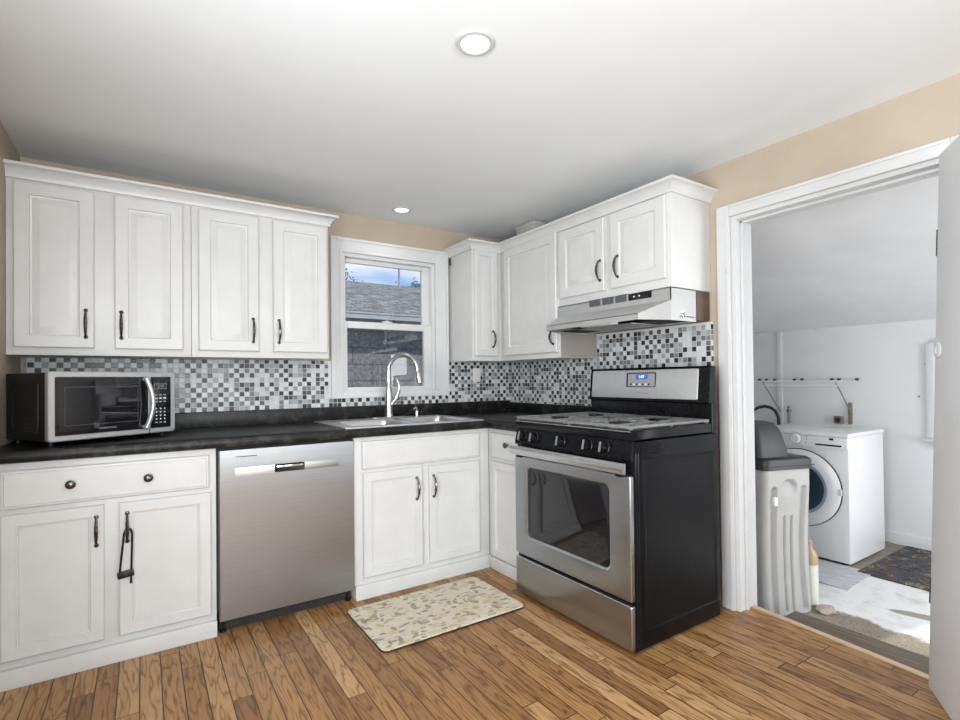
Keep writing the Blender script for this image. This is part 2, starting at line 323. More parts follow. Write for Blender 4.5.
# ------------------------------------------------------------------ mesh helpers
def BM(): return bmesh.new()
def _merge(dst, src):
    me = bpy.data.meshes.new('tmp'); src.to_mesh(me); src.free(); dst.from_mesh(me); bpy.data.meshes.remove(me)
def box(bm, x0, x1, y0, y1, z0, z1, bev=0.0, seg=2, rot=None, piv=None):
    b = BM(); bmesh.ops.create_cube(b, size=1.0)
    sx, sy, sz = abs(x1 - x0), abs(y1 - y0), abs(z1 - z0); c = Vector(((x0 + x1) / 2, (y0 + y1) / 2, (z0 + z1) / 2))
    for v in b.verts: v.co = Vector((v.co.x * sx, v.co.y * sy, v.co.z * sz)) + c
    if bev > 0:
        bmesh.ops.bevel(b, geom=b.edges[:], offset=min(bev, sx * .45, sy * .45, sz * .45), segments=seg, profile=0.6, affect='EDGES')
    if rot is not None: bmesh.ops.rotate(b, verts=b.verts[:], cent=piv or c, matrix=rot)
    _merge(bm, b); return bm
def tube(bm, pts, r, seg=8, caps=True):
    pts = [Vector(p) for p in pts]; n = len(pts); rs = r if isinstance(r, (list, tuple)) else [r] * n
    up = None; rings = []
    for i in range(n):
        d = (pts[min(i + 1, n - 1)] - pts[max(i - 1, 0)]).normalized()
        if up is None:
            a = Vector((0, 0, 1)) if abs(d.z) < 0.9 else Vector((1, 0, 0)); up = (a - d * a.dot(d)).normalized()
        else: up = (up - d * up.dot(d)).normalized()
        s = d.cross(up)
        rings.append([bm.verts.new(pts[i] + (up * math.cos(2 * PI * k / seg) + s * math.sin(2 * PI * k / seg)) * rs[i]) for k in range(seg)])
    for a, b in zip(rings, rings[1:]):
        for k in range(seg): bm.faces.new((a[k], a[(k + 1) % seg], b[(k + 1) % seg], b[k]))
    if caps: bm.faces.new(rings[0][::-1]); bm.faces.new(rings[-1])
    return bm
def lathe(bm, c, axis, prof, seg=24, cap=True):
    c = Vector(c); ax = Vector(axis).normalized(); a = Vector((0, 0, 1)) if abs(ax.z) < 0.9 else Vector((1, 0, 0))
    u = (a - ax * a.dot(ax)).normalized(); s = ax.cross(u); rings = []
    for r, h in prof:
        rings.append([bm.verts.new(c + ax * h + (u * math.cos(2 * PI * k / seg) + s * math.sin(2 * PI * k / seg)) * max(r, 1e-5)) for k in range(seg)])
    for p, q in zip(rings, rings[1:]):
        for k in range(seg): bm.faces.new((p[k], p[(k + 1) % seg], q[(k + 1) % seg], q[k]))
    if cap: bm.faces.new(rings[0][::-1]); bm.faces.new(rings[-1])
    return bm
def prism(bm, poly, fn, d0, d1):
    """poly: 2D points; fn(a,b,d) -> xyz"""
    A = [bm.verts.new(fn(a, b, d0)) for a, b in poly]; B = [bm.verts.new(fn(a, b, d1)) for a, b in poly]; n = len(poly)
    for i in range(n): bm.faces.new((A[i], A[(i + 1) % n], B[(i + 1) % n], B[i]))
    bm.faces.new(A[::-1]); bm.faces.new(B); return bm
def rrect(u0, u1, v0, v1, r, k=5):
    pts = []
    for cx, cy, a0 in ((u1 - r, v1 - r, 0), (u0 + r, v1 - r, 90), (u0 + r, v0 + r, 180), (u1 - r, v0 + r, 270)):
        for i in range(k + 1):
            a = math.radians(a0 + 90 * i / k); pts.append((cx + r * math.cos(a), cy + r * math.sin(a)))
    return pts
def rings(bm, loops, cap_first=False, cap_last=True):
    L = [[bm.verts.new(p) for p in l] for l in loops]; n = len(L[0])
    for a, b in zip(L, L[1:]):
        for k in range(n): bm.faces.new((a[k], a[(k + 1) % n], b[(k + 1) % n], b[k]))
    if cap_first: bm.faces.new(L[0][::-1])
    if cap_last: bm.faces.new(L[-1])
    return bm
def sweep(bm, path, prof, i0=0, i1=None):
    """mitred sweep: path xy points, profile (outward offset, z); outward is to the right of travel"""
    P = [Vector(p) for p in path]; n = len(P); i1 = n - 1 if i1 is None else i1
    def nrm(a, b): d = (b - a).normalized(); return Vector((d.y, -d.x))
    R = []
    for i in range(n):
        if i == 0: m = nrm(P[0], P[1])
        elif i == n - 1: m = nrm(P[-2], P[-1])
        else:
            a, b = nrm(P[i - 1], P[i]), nrm(P[i], P[i + 1]); m = (a + b); m = m / max(m.dot(a), 1e-4)
        R.append(m)
    loops = [[bm.verts.new((P[i].x + R[i].x * o, P[i].y + R[i].y * o, z)) for o, z in prof] for i in range(i0, i1 + 1)]
    k = len(prof)
    for a, b in zip(loops, loops[1:]):
        for j in range(k): bm.faces.new((a[j], a[(j + 1) % k], b[(j + 1) % k], b[j]))
    bm.faces.new(loops[0][::-1]); bm.faces.new(loops[-1]); return bm
OFF = {}
def empty(name, loc=(0, 0, 0), label=None, cat=None, group=None, kind=None, local=False):
    o = bpy.data.objects.new(name, None); COL.objects.link(o); o.empty_display_size = 0.1
    if not local: o.location = loc
    OFF[o] = Vector((0, 0, 0)) if local else Vector(loc)
    tag(o, label, cat, group, kind); return o
def tag(o, label=None, cat=None, group=None, kind=None):
    for k, v in (('label', label), ('category', cat), ('group', group), ('kind', kind)):
        if v: o[k] = v
    return o
def obj(name, bm, mat, parent=None, label=None, cat=None, group=None, kind=None, smooth=35, base=None):
    bmesh.ops.recalc_face_normals(bm, faces=bm.faces[:])
    off = OFF.get(parent, Vector((0, 0, 0))) if parent else Vector(base or (0, 0, 0))
    if off.length: bmesh.ops.translate(bm, verts=bm.verts[:], vec=-off)
    me = bpy.data.meshes.new(name); bm.to_mesh(me); bm.free()
    for p in me.polygons: p.use_smooth = True
    me.set_sharp_from_angle(angle=math.radians(smooth))
    me.materials.append(MT[mat] if isinstance(mat, str) else mat)
    o = bpy.data.objects.new(name, me); COL.objects.link(o)
    if parent: o.parent = parent; OFF[o] = off
    else: o.location = off; OFF[o] = off
    return tag(o, label, cat, group, kind)
def struct(name, bm, mat, parent=None, **k): return obj(name, bm, mat, parent, kind=None if parent else 'structure', **k)
def text(name, body, size, mat, parent, matrix, extrude=0.0006, align='CENTER'):
    cu = bpy.data.curves.new(name, 'FONT'); cu.body = body; cu.size = size; cu.extrude = extrude; cu.align_x = align; cu.align_y = 'CENTER'; cu.resolution_u = 3
    tmp = bpy.data.objects.new('tmp', cu); COL.objects.link(tmp); bpy.context.view_layer.update()
    me = bpy.data.meshes.new_from_object(tmp.evaluated_get(bpy.context.evaluated_depsgraph_get()))
    bpy.data.objects.remove(tmp); bpy.data.curves.remove(cu)
    me.transform(Matrix.Translation(-OFF.get(parent, Vector())) @ matrix); me.materials.clear(); me.materials.append(MT[mat])
    o = bpy.data.objects.new(name, me); COL.objects.link(o); o.parent = parent; OFF[o] = OFF.get(parent, Vector()); return o
def frame_m(o, u, v):
    u = Vector(u).normalized(); v = Vector(v).normalized(); n = u.cross(v)
    m = Matrix((u, v, n)).transposed().to_4x4(); m.translation = Vector(o); return m
def Pback(y0): return lambda u, v, n: (u, y0 - n, v)          # front face looks to -y
def Pside(x0): return lambda u, v, n: (x0 - n, u, v)          # front face looks to -x

# ------------------------------------------------------------------ room shell
H = 2.15; DY0, DY1, DZ = -2.553, -1.757, 1.862; LF = -0.125
bm = BM(); box(bm, -2.8, 0, -5.0, 0, -0.05, 0); prism(bm, [(0, DY0), (.044, DY0), (.108, DY1), (0, DY1)], lambda a, b, d: (a, b, d), -.05, 0)
struct('floor', bm, 'floor')
bm = BM(); prism(bm, [(-2.8, H), (-0.12, H), (0.0, H - 0.018), (0.0, H + .08), (-2.8, H + .08)], lambda a, b, d: (a, d, b), -5.0, 0.0)
struct('ceiling', bm, 'ceil')
WX0, WX1, WZ0, WZ1 = -1.303, -0.648, 1.03, 1.905       # window opening
bm = BM(); box(bm, -2.92, WX0, 0, .12, -.05, H + .08); box(bm, WX1, 0.12, 0, .12, -.05, H + .08); box(bm, WX0, WX1, 0, .12, -.05, WZ0); box(bm, WX0, WX1, 0, .12, WZ1, H + .08)
struct('wall_back', bm, 'wall')
bm = BM(); box(bm, -2.92, -2.8, -1.68, 0, -.05, H + .08); box(bm, -2.92, -2.8, -5.12, -3.62, -.05, H + .08); box(bm, -2.92, -2.8, -3.62, -1.68, -.05, .68); box(bm, -2.92, -2.8, -3.62, -1.68, 1.88, H + .08)
struct('wall_left', bm, 'wall')
bm = BM(); box(bm, -2.8, -2.7, -5.12, -5, -.05, H + .08); box(bm, -.74, .12, -5.12, -5, -.05, H + .08); box(bm, -1.08, -.86, -5.12, -5, -.05, H + .08); box(bm, -1.74, -1.20, -5.12, -5, -.05, H + .08); box(bm, -2.7, -1.74, -5.12, -5, -.05, .5); box(bm, -1.20, -1.08, -5.12, -5, -.05, .2); box(bm, -.86, -.74, -5.12, -5, -.05, .2); box(bm, -2.7, -1.74, -5.12, -5, 2.0, H + .08); box(bm, -1.20, -1.08, -5.12, -5, 2.0, H + .08); box(bm, -.86, -.74, -5.12, -5, 2.0, H + .08)
struct('wall_front', bm, 'white_wall')
bm = BM(); box(bm, 0, .06, DY1, 0, -.05, H + .08); box(bm, 0, .06, -5, DY0, -.05, H + .08); box(bm, 0, .06, DY0, DY1, DZ, H + .08)
struct('wall_right', bm, 'wall')

# doorway trim
bm = BM()
cas = [(0, 0), (.062, 0), (.062, .010), (.052, .016), (.03, .014), (.012, .018), (0, .012)]
box(bm, -.016, 0, DY1, -1.693, 0, 1.918, .003); box(bm, -.020, 0, DY1 + .008, DY1 + .02, 0, DZ, .002)
struct('trim_1', bm, 'trim')
bm = BM(); box(bm, -.016, 0, DY0 - .064, DY0, 0, 1.918, .003); struct('trim_2', bm, 'trim')
bm = BM(); box(bm, -.017, 0, DY0, DY1, DZ, 1.918, .003); box(bm, -.022, 0, DY0, DY1, 1.903, 1.914, .002); struct('trim_3', bm, 'trim')
bm = BM(); box(bm, 0, .145, DY1 - .018, DY1, LF, DZ); box(bm, .045, .058, DY1 - .030, DY1 - .018, 0, DZ - .018, .002); struct('trim_4', bm, 'trim')
bm = BM(); box(bm, 0, .145, DY0, DY0 + .018, LF, DZ); struct('trim_5', bm, 'trim')
bm = BM(); box(bm, 0, .145, DY0 + .018, DY1 - .018, DZ - .018, DZ); box(bm, .045, .058, DY0 + .018, DY1 - .018, DZ - .030, DZ - .018, .002); struct('trim_6', bm, 'trim')
bm = BM(); prism(bm, [(.030, DY0 + .018), (.056, DY0 + .018), (.118, DY1 - .018), (.092, DY1 - .018)], lambda a, b, d: (a, b, d), -.03, .005); struct('trim_7', bm, 'threshold')

# laundry shell
LX1, LY0, LY1 = 2.24, -4.0, -.30; LZ = lambda x: 2.06 + (x - .06) * (1.487 - 2.06) / (LX1 - .06)
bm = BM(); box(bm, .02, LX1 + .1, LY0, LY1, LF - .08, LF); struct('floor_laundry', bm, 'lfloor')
bm = BM(); prism(bm, [(.06, LZ(.06)), (LX1, LZ(LX1)), (LX1, LZ(LX1) + .08), (.06, LZ(.06) + .08)], lambda a, b, d: (a, d, b), LY0, LY1); struct('ceiling_laundry', bm, 'laundry_ceil')
bm = BM(); WY0, WY1, WLZ0, WLZ1 = -2.55, -1.90, .66, 1.30
box(bm, LX1, LX1 + .1, WY1, LY1, LF, 1.56); box(bm, LX1, LX1 + .1, LY0, WY0, LF, 1.56); box(bm, LX1, LX1 + .1, WY0, WY1, LF, WLZ0); box(bm, LX1, LX1 + .1, WY0, WY1, WLZ1, 1.56)
struct('wall_laundry_far', bm, 'laundry')
bm = BM(); box(bm, .06, .12, DY1, LY1, LF, 2.2); box(bm, .06, .12, LY0, DY0, LF, 2.2); box(bm, .06, .12, DY0, DY1, DZ, 2.2); struct('wall_laundry_near', bm, 'white_wall')
bm = BM(); box(bm, .06, LX1 + .1, LY1, LY1 + .1, LF - .08, 2.2); struct('wall_laundry_end', bm, 'white_wall')
bm = BM(); box(bm, .06, .75, LY0 - .1, LY0, LF - .08, 2.2); box(bm, 1.85, LX1 + .1, LY0 - .1, LY0, LF - .08, 2.2); box(bm, .75, 1.85, LY0 - .1, LY0, 1.95, 2.2); struct('wall_laundry_side', bm, 'white_wall')
bm = BM(); box(bm, LX1 - .012, LX1, LY0, LY1, LF, -.042, .003); struct('baseboard_laundry', bm, 'laundry')
bm = BM(); box(bm, LX1 - .012, LX1, -.892, -.852, -.04, 1.485, .002); struct('trim_8', bm, 'laundry')
bm = BM(); prism(bm, [(.060, DY0 + .02), (.196, DY0 + .02), (.196, -1.875), (.108, -1.875)], lambda a, b, d: (a, b, d), LF, -.028); box(bm, .198, .300, DY0 + .02, -1.875, LF, -.032, .005); struct('step', bm, 'step')
w2 = empty('window_2', (LX1, -2.2, .65), kind='structure')
bm = BM()
for a in ((WY1 - .0, WY1 + .045, .64, 1.32), (WY0 - .045, WY0, .64, 1.32), (WY0, WY1, 1.30, 1.345), (WY0, WY1, .60, .66)): box(bm, LX1 - .018, LX1, a[0], a[1], a[2], a[3], .003)
box(bm, LX1 - .04, LX1, WY0 - .06, WY1 + .06, .635, .66, .003); obj('casing', bm, 'trim', w2)
bm = BM()
for a in ((WY1 - .03, WY1, WLZ0, WLZ1), (WY0, WY0 + .03, WLZ0, WLZ1), (WY0, WY1, WLZ0, WLZ0 + .03), (WY0, WY1, WLZ1 - .03, WLZ1)): box(bm, LX1 + .02, LX1 + .05, *a)
obj('sash', bm, 'trimclean', w2)
bm = BM(); box(bm, LX1 + .033, LX1 + .037, WY0 + .03, WY1 - .03, WLZ0 + .03, WLZ1 - .03); obj('pane', bm, 'pane', w2)

# door leaf, open into the kitchen
d1 = empty('door_1', kind='structure', local=True)
bm = BM(); box(bm, 0, .74, -.036, 0, .012, 1.845, .002); obj('leaf', bm, 'leaf', d1)
bm = BM(); lathe(bm, (.03, .0005, 1.175), (0, 1, 0), [(.026, 0), (.026, .004), (.022, .006), (.012, .006), (.010, .003)], 24); obj('cover_plate', bm, 'trimclean', d1)
for hz in (.3, 1.5):
    bm = BM(); tube(bm, [(-.004, -.004, hz), (-.004, -.004, hz + .09)], .006, 10); obj('hinge', bm, 'pewter', d1)
d1.location = (-.066, -2.479, .012); d1.rotation_euler = (Matrix.Rotation(math.radians(1.7), 3, Vector((.965, .262, 0))) @ Matrix.Rotation(math.atan2(-.53, -.85), 3, 'Z')).to_euler()
# orientation check: local +y must face the camera
if (d1.rotation_euler.to_matrix() @ Vector((0, 1, 0))).dot(cam.location - d1.location) < 0:
    for c in d1.children:
        for v in c.data.vertices: v.co.y = -v.co.y
        c.data.flip_normals()

# backsplash tile fields and their cap ledges
bm = BM(); box(bm, -2.79, -1.392, -.008, 0, .945, 1.226); box(bm, -1.392, -.557, -.008, 0, .945, .996); box(bm, -.557, 0, -.008, 0, .945, 1.226); struct('trim_9', bm, 'tile_x')
bm = BM(); box(bm, -.008, 0, -.897, -.008, .93, 1.226); box(bm, -.008, 0, -1.66, -.897, .86, 1.362); struct('trim_10', bm, 'tile_y')
bm = BM(); box(bm, -.014, 0, -1.66, -.897, 1.362, 1.374, .002); struct('trim_11', bm, 'trimclean')

# kitchen window
w1 = empty('window_1', (-.975, 0, 1.0), kind='structure')
bm = BM()
def win_casing(bm, x0, x1, z0, z1):
    box(bm, x0, x1, -.014, 0, z0, z1, .002)
win_casing(bm, -1.374, WX0, .996, 1.995); win_casing(bm, WX1, -.548, .996, 1.995); win_casing(bm, WX0, WX1, WZ1, 1.995); win_casing(bm, WX0, WX1, .996, WZ0)
for a in ((-1.374, -1.338, .996, 1.995), (-.566, -.548, .996, 1.995), (-1.338, -.566, 1.977, 1.995), (-1.338, -.566, .996, 1.012)): box(bm, a[0], a[1], -.022, -.014, a[2], a[3], .003)
for a in ((-1.318, -1.303, 1.03, 1.92), (-.648, -.633, 1.03, 1.92), (-1.303, -.648, 1.905, 1.92)): box(bm, a[0], a[1], -.019, -.014, a[2], a[3], .002)
obj('casing', bm, 'trimclean', w1)
bm = BM(); box(bm, -1.392, -1.374, -.012, 0, .996, 1.225, .002); box(bm, -.562, -.546, -.012, 0, .990, 1.0, .002); obj('apron_block', bm, 'trimclean', w1)
bm = BM(); g = .022
for a in ((WX0, WX0 + g, WZ0, WZ1), (WX1 - g, WX1, WZ0, WZ1), (WX0 + g, WX1 - g, WZ1 - g, WZ1), (WX0 + g, WX1 - g, WZ0, WZ0 + g * .6)): box(bm, a[0], a[1], 0, .10, a[2], a[3], .002)
obj('jamb_frame', bm, 'trimclean', w1)
def sash(name, x0, x1, z0, z1, gx0, gx1, gz0, gz1, y0, y1):
    bm = BM()
    for a in ((x0, gx0, z0, z1), (gx1, x1, z0, z1), (gx0, gx1, z0, gz0), (gx0, gx1, gz1, z1)): box(bm, a[0], a[1], y0, y1, a[2], a[3], .003)
    s = obj(name, bm, 'trimclean', w1)
    bm = BM(); ym = (y0 + y1) / 2; box(bm, gx0 - .004, gx1 + .004, ym - .002, ym + .002, gz0 - .004, gz1 + .004); obj('pane', bm, 'pane', s); return s
sash('upper_sash', WX0 + g, WX1 - g, 1.44, WZ1 - g, -1.262, -.722, 1.484, 1.856, .044, .072)
sl = sash('lower_sash', WX0 + g, WX1 - g, WZ0 + g * .6, 1.478, -1.264, -.727, 1.062, 1.436, .010, .038)
bm = BM(); box(bm, -1.03, -.96, .004, .03, 1.478, 1.488, .004); lathe(bm, (-.995, .016, 1.488), (0, 0, 1), [(.016, 0), (.014, .006), (.005, .008)], 16); obj('sash_lock', bm, 'trimclean', w1)

# ------------------------------------------------------------------ cabinets
def panel_door(bm, P, u0, u1, v0, v1, t=.02, stile=.052, style='raised'):
    def L(i, n): return [P(u0 + i, v0 + i, n), P(u1 - i, v0 + i, n), P(u1 - i, v1 - i, n), P(u0 + i, v1 - i, n)]
    if style == 'raised':
        loops = [L(0, .0005), L(0, t - .004), L(.005, t), (L(stile, t)), L(stile + .003, t - .007), L(stile + .009, t - .009), L(stile + .034, t - .001), L(stile + .037, t - .001)]
    else:
        loops = [L(0, .0005), L(0, t - .003), L(.004, t), L(stile, t), L(stile + .002, t - .005), L(stile + .006, t - .005), L(stile + .008, t - .011), L(stile + .010, t - .011)]
    return rings(bm, loops, True, True)
def slab(bm, P, u0, u1, v0, v1, t=.02):
    def L(i, n): return [P(u0 + i, v0 + i, n), P(u1 - i, v0 + i, n), P(u1 - i, v1 - i, n), P(u0 + i, v1 - i, n)]
    return rings(bm, [L(0, .0005), L(0, t - .008), L(.004, t - .004), L(.011, t - .003), L(.013, t), L(.02, t)], True, True)
def pull(bm, P, u, v0, v1, n0=.02):
    vm = (v0 + v1) / 2; h = (v1 - v0) / 2
    pts = [P(u, v0 + .004, n0 - .001), P(u, v0 + .006, n0 + .014)]
    rad = [.0055, .0048]
    for k in range(-5, 6):
        s = k / 5.0; pts.append(P(u, vm + s * h * .78, n0 + .030 - .012 * s * s)); rad.append(.0042 + .0030 * (1 - s * s) * (1 if k % 2 == 0 else .75))
    pts += [P(u, v1 - .006, n0 + .014), P(u, v1 - .004, n0 - .001)]; rad += [.0048, .0055]
    tube(bm, pts, rad, 8)
    for vv in (v0 + .002, v1 - .002):
        c = P(u, vv, n0 + .0005); d = Vector(P(u, vv, n0 + 1)) - Vector(P(u, vv, n0)); lathe(bm, c, d, [(.0085, 0), (.008, .003), (.004, .005)], 10)
    return bm
def add_pull(door, P, u, v0, v1): return obj('handle', pull(BM(), P, u, v0, v1), 'pewter', door, label='dark metal handle')
def knob(parent, P, u, v, n0=.02):
    bm = BM(); d = Vector(P(u, v, 1)) - Vector(P(u, v, 0)); lathe(bm, P(u, v, n0 - .001), d, [(.008, 0), (.006, .008), (.009, .014), (.016, .018), (.0165, .023), (.011, .028), (.004, .0295)], 18)
    return obj('knob', bm, 'pewter', parent, label='dark metal knob')
CROWN = [(0, 1.955), (.010, 1.955), (.010, 1.966), (.014, 1.972), (.020, 1.985), (.034, 1.996), (.040, 1.998), (.047, 2.000), (.047, 2.012), (0, 2.012)]
YU, XU, UB = -.307, -.307, 1.226
e = .0008
def upper_back(name, x0, x1, doors, label, crown_path, ci, group=None):
    r = empty(name, ((x0 + x1) / 2, YU / 2, UB), label, 'cabinet', group)
    bm = BM(); box(bm, x0 + e, x1 - e, YU, -.001, UB, 2.0, .0015); obj('body', bm, 'cab', r)
    bm = sweep(BM(), crown_path, CROWN, *ci); obj('crown_molding', bm, 'cab', r)
    P = Pback(YU)
    for (u0, u1, hu) in doors:
        d = obj('door', panel_door(BM(), P, u0, u1, 1.257, 1.943, stile=.05), 'cab', r)
        add_pull(d, P, hu, 1.303, 1.423)
    return r
XS = -2.137
cp = [(-2.8 + e, YU), (XS, YU), (-1.477, YU), (-1.477, -.001)]
upper_back('wall_cabinet', -2.8, XS, [(-2.775, -2.509, -2.538), (-2.437, -2.172, -2.412)], 'white two-door wall cabinet directly above the microwave, against the tan side wall', cp, (0, 1))
upper_back('wall_cabinet', XS, -1.477, [(-2.108, -1.837, -1.866), (-1.768, -1.489, -1.742)], 'white two-door wall cabinet above the dishwasher, next to the window on its left', cp, (1, 3))
# corner run
cpr = [(-.537, -.001), (-.537, YU), (XU, YU), (XU, -.897), (XU, -1.65), (-.001, -1.65)]
r = empty('wall_cabinet', (-.3, YU / 2, UB), 'narrow white corner wall cabinet just right of the window, one slim door', 'cabinet')
bm = BM(); box(bm, -.537, -.001, YU, -.001, UB, 2.0, .0015); obj('body', bm, 'cab', r)
obj('crown_molding', sweep(BM(), cpr, CROWN, 0, 2), 'cab', r)
P = Pback(YU); d = obj('door', panel_door(BM(), P, -.523, -.342, 1.257, 1.955, stile=.035), 'cab', r); add_pull(d, P, -.387, 1.317, 1.423)
bm = BM(); box(bm, -.549, -.5375, -.04, -.032, 1.90, 1.95); obj('hinge', bm, 'pewter', r)
r = empty('wall_cabinet', (XU / 2, -.6, UB), 'tall single-door white wall cabinet between the corner cabinet and the range hood', 'cabinet')
bm = BM(); box(bm, XU, -.001, -.897 + e, YU - e, UB, 2.0, .0015); obj('body', bm, 'cab', r)
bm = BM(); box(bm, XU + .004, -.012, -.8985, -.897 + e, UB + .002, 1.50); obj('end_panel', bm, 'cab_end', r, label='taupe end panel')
obj('crown_molding', sweep(BM(), cpr, CROWN, 2, 3), 'cab', r)
P = Pside(XU); d = obj('door', panel_door(BM(), P, -.884, -.368, 1.257, 1.960, stile=.055), 'cab', r); add_pull(d, P, -.857, 1.305, 1.388)
r = empty('wall_cabinet', (XU / 2, -1.27, 1.52), 'short two-door white wall cabinet mounted right over the range hood', 'cabinet')
bm = BM(); box(bm, XU, -.001, -1.65, -.897 - e, 1.52, 2.0, .0015); obj('body', bm, 'cab', r)
obj('crown_molding', sweep(BM(), cpr, CROWN, 3, 5), 'cab', r)
for (u0, u1, hu) in ((-1.254, -.912, -1.231), (-1.631, -1.300, -1.350)):
    d = obj('door', panel_door(BM(), P, u0, u1, 1.562, 1.947, stile=.055), 'cab', r); add_pull(d, P, hu, 1.614, 1.722)

# base cabinets
YB, XB = -.606, -.622
r = empty('base_cabinet', (-2.43, YB / 2, 0), 'white base cabinet under the microwave, wide two-knob drawer over two doors', 'cabinet')
bm = BM(); box(bm, -2.798, -2.067, YB, -.001, .07, .816, .0015); obj('body', bm, 'cab', r)
bm = BM(); box(bm, -2.798, -2.067, YB - .018, -.02, .0005, .0695, .002); obj('toe_board', bm, 'cab', r)
P = Pback(YB)
dr = obj('drawer', slab(BM(), P, -2.765, -2.094, .648, .789), 'cab', r); knob(dr, P, -2.562, .722); knob(dr, P, -2.315, .719)
for (u0, u1, hu) in ((-2.762, -2.461, -2.485), (-2.413, -2.089, -2.386)):
    d = obj('door', panel_door(BM(), P, u0, u1, .102, .628, stile=.042, style='flat'), 'cab', r); add_pull(d, P, hu, .472, .587)
r = empty('base_cabinet', (-1.02, YB / 2, 0), 'white sink base cabinet under the window, false drawer front over two doors', 'cabinet')
bm = BM(); box(bm, -1.447, -1.434, YB + .02, -.001, .07, .816); box(bm, -1.447, -1.405, YB, YB + .02, .07, .816, .0015); box(bm, -.70, -.6235, YB, -.001, .07, .816, .0015)
box(bm, -1.405, -.70, YB, YB + .02, .07, .816); box(bm, -1.405, -.70, YB + .02, -.001, .07, .09); obj('body', bm, 'cab', r)
bm = BM(); box(bm, -1.447, -.624, YB - .018, -.02, .0005, .0695, .002); box(bm, -1.447, -.642, YB - .026, YB - .018, .0005, .014, .003); obj('toe_board', bm, 'cab', r)
obj('false_drawer_front', slab(BM(), P, -1.405, -.697, .652, .794), 'cab', r)
for (u0, u1, hu) in ((-1.402, -1.070, -1.106), (-1.027, -.700, -1.004)):
    d = obj('door', panel_door(BM(), P, u0, u1, .103, .633, stile=.042, style='flat'), 'cab', r); add_pull(d, P, hu, .463, .580)
r = empty('base_cabinet', (XB / 2, -.8, 0), 'narrow white base cabinet squeezed between the corner and the stove', 'cabinet')
bm = BM(); box(bm, XB, -.001, -.990, YB - .0, .07, .816, .0015); obj('body', bm, 'cab', r)
bm = BM(); box(bm, XB - .016, -.02, -.990, YB - .028, .0005, .0695, .002); obj('toe_board', bm, 'cab', r)
P = Pside(XB); dr = obj('drawer', slab(BM(), P, -.965, -.650, .648, .792), 'cab', r); knob(dr, P, -.822, .735)
d = obj('door', panel_door(BM(), P, -.965, -.650, .078, .628, stile=.042, style='flat'), 'cab', r); add_pull(d, P, -.942, .465, .585)

# countertop with backsplash strip
CT, CB, YC, XC = .861, .8165, -.646, -.654
SX0, SX1, SY0, SY1 = -1.432, -.70, -.575, -.09
r = empty('countertop', (-1.4, -.3, CT), 'black L-shaped laminate countertop with dark upstand along the tiled wall', 'countertop')
bm = BM(); yf = YC + .02; xf = XC + .02
for a in ((-2.797, SX0, yf, -.001), (SX0, SX1, yf, SY0), (SX0, SX1, SY1, -.001), (SX1, -.001, yf, -.001), (xf, -.001, -.990, yf)): box(bm, a[0], a[1], a[2], a[3], CB, CT)
def nose(c): # rounded front edge profile, c = outward
    return [(-.02, CB), (c - .012, CB), (c - .004, CB + .004), (c, CB + .014), (c, CT - .014), (c - .004, CT - .004), (c - .012, CT), (-.02, CT)]
sweep(bm, [(-2.797, yf), (xf, yf), (xf, -.990)], [(o + 0, z) for o, z in nose(.02)] )
s = obj('slab', bm, 'counter', r)
bm = BM(); box(bm, -2.797, -.021, -.021, -.009, CT, .944, .004); box(bm, -.021, -.009, -.990, -.0095, CT, .929, .004); obj('upstand', bm, 'counter', r)

# sink
r = empty('kitchen_sink', (-1.05, -.33, CT), 'stainless double-bowl sink set in the black counter under the window', 'sink')
bm = BM(); zt, zb = CT + .007, CT + .0005
X0, X1, Y0, Y1 = -1.492, -.664, -.618, -.058
b1 = (-1.424, -1.075, -.560, -.185); b2 = (-1.035, -.712, -.560, -.185)
xs = [X0, b1[0], b1[1], b2[0], b2[1], X1]; ys = [Y0, b1[2], b1[3], Y1]
vs = {}
for i, x in enumerate(xs):
    for j, y in enumerate(ys): vs[i, j] = bm.verts.new((x, y, zt))
for i in range(5):
    for j in range(3):
        if j == 1 and i in (1, 3): continue
        bm.faces.new((vs[i, j], vs[i + 1, j], vs[i + 1, j + 1], vs[i, j + 1]))
oe = [vs[i, 0] for i in range(6)] + [vs[5, j] for j in (1, 2, 3)] + [vs[i, 3] for i in (4, 3, 2, 1, 0)] + [vs[0, 2], vs[0, 1]]
lo = [bm.verts.new((v.co.x + (.006 if v.co.x == X1 else -.006 if v.co.x == X0 else 0), v.co.y + (.006 if v.co.y == Y1 else -.006 if v.co.y == Y0 else 0), zb)) for v in oe]
for k in range(len(oe)): bm.faces.new((oe[k], oe[(k + 1) % len(oe)], lo[(k + 1) % len(oe)], lo[k]))
obj('rim', bm, 'satin', r)
for bb in (b1, b2):
    bm = BM()
    def lp(i, z, rr): return [(x, y, z) for x, y in rrect(bb[0] + i, bb[1] - i, bb[2] + i, bb[3] - i, rr)]
    rings(bm, [lp(-.006, zt + .001, .03), lp(.004, zt - .001, .05), lp(.012, zt - .012, .05), lp(.022, CT - .15, .06), lp(.05, CT - .17, .06), lp(.10, CT - .173, .05)])
    bo = obj('bowl', bm, 'bowl', r)
    bm = BM(); lathe(bm, ((bb[0] + bb[1]) / 2, (bb[2] + bb[3]) / 2, CT - .172), (0, 0, 1), [(.045, 0), (.045, .004), (.035, .005), (.030, .001), (.006, .001)], 20); obj('drain', bm, 'chrome', bo)

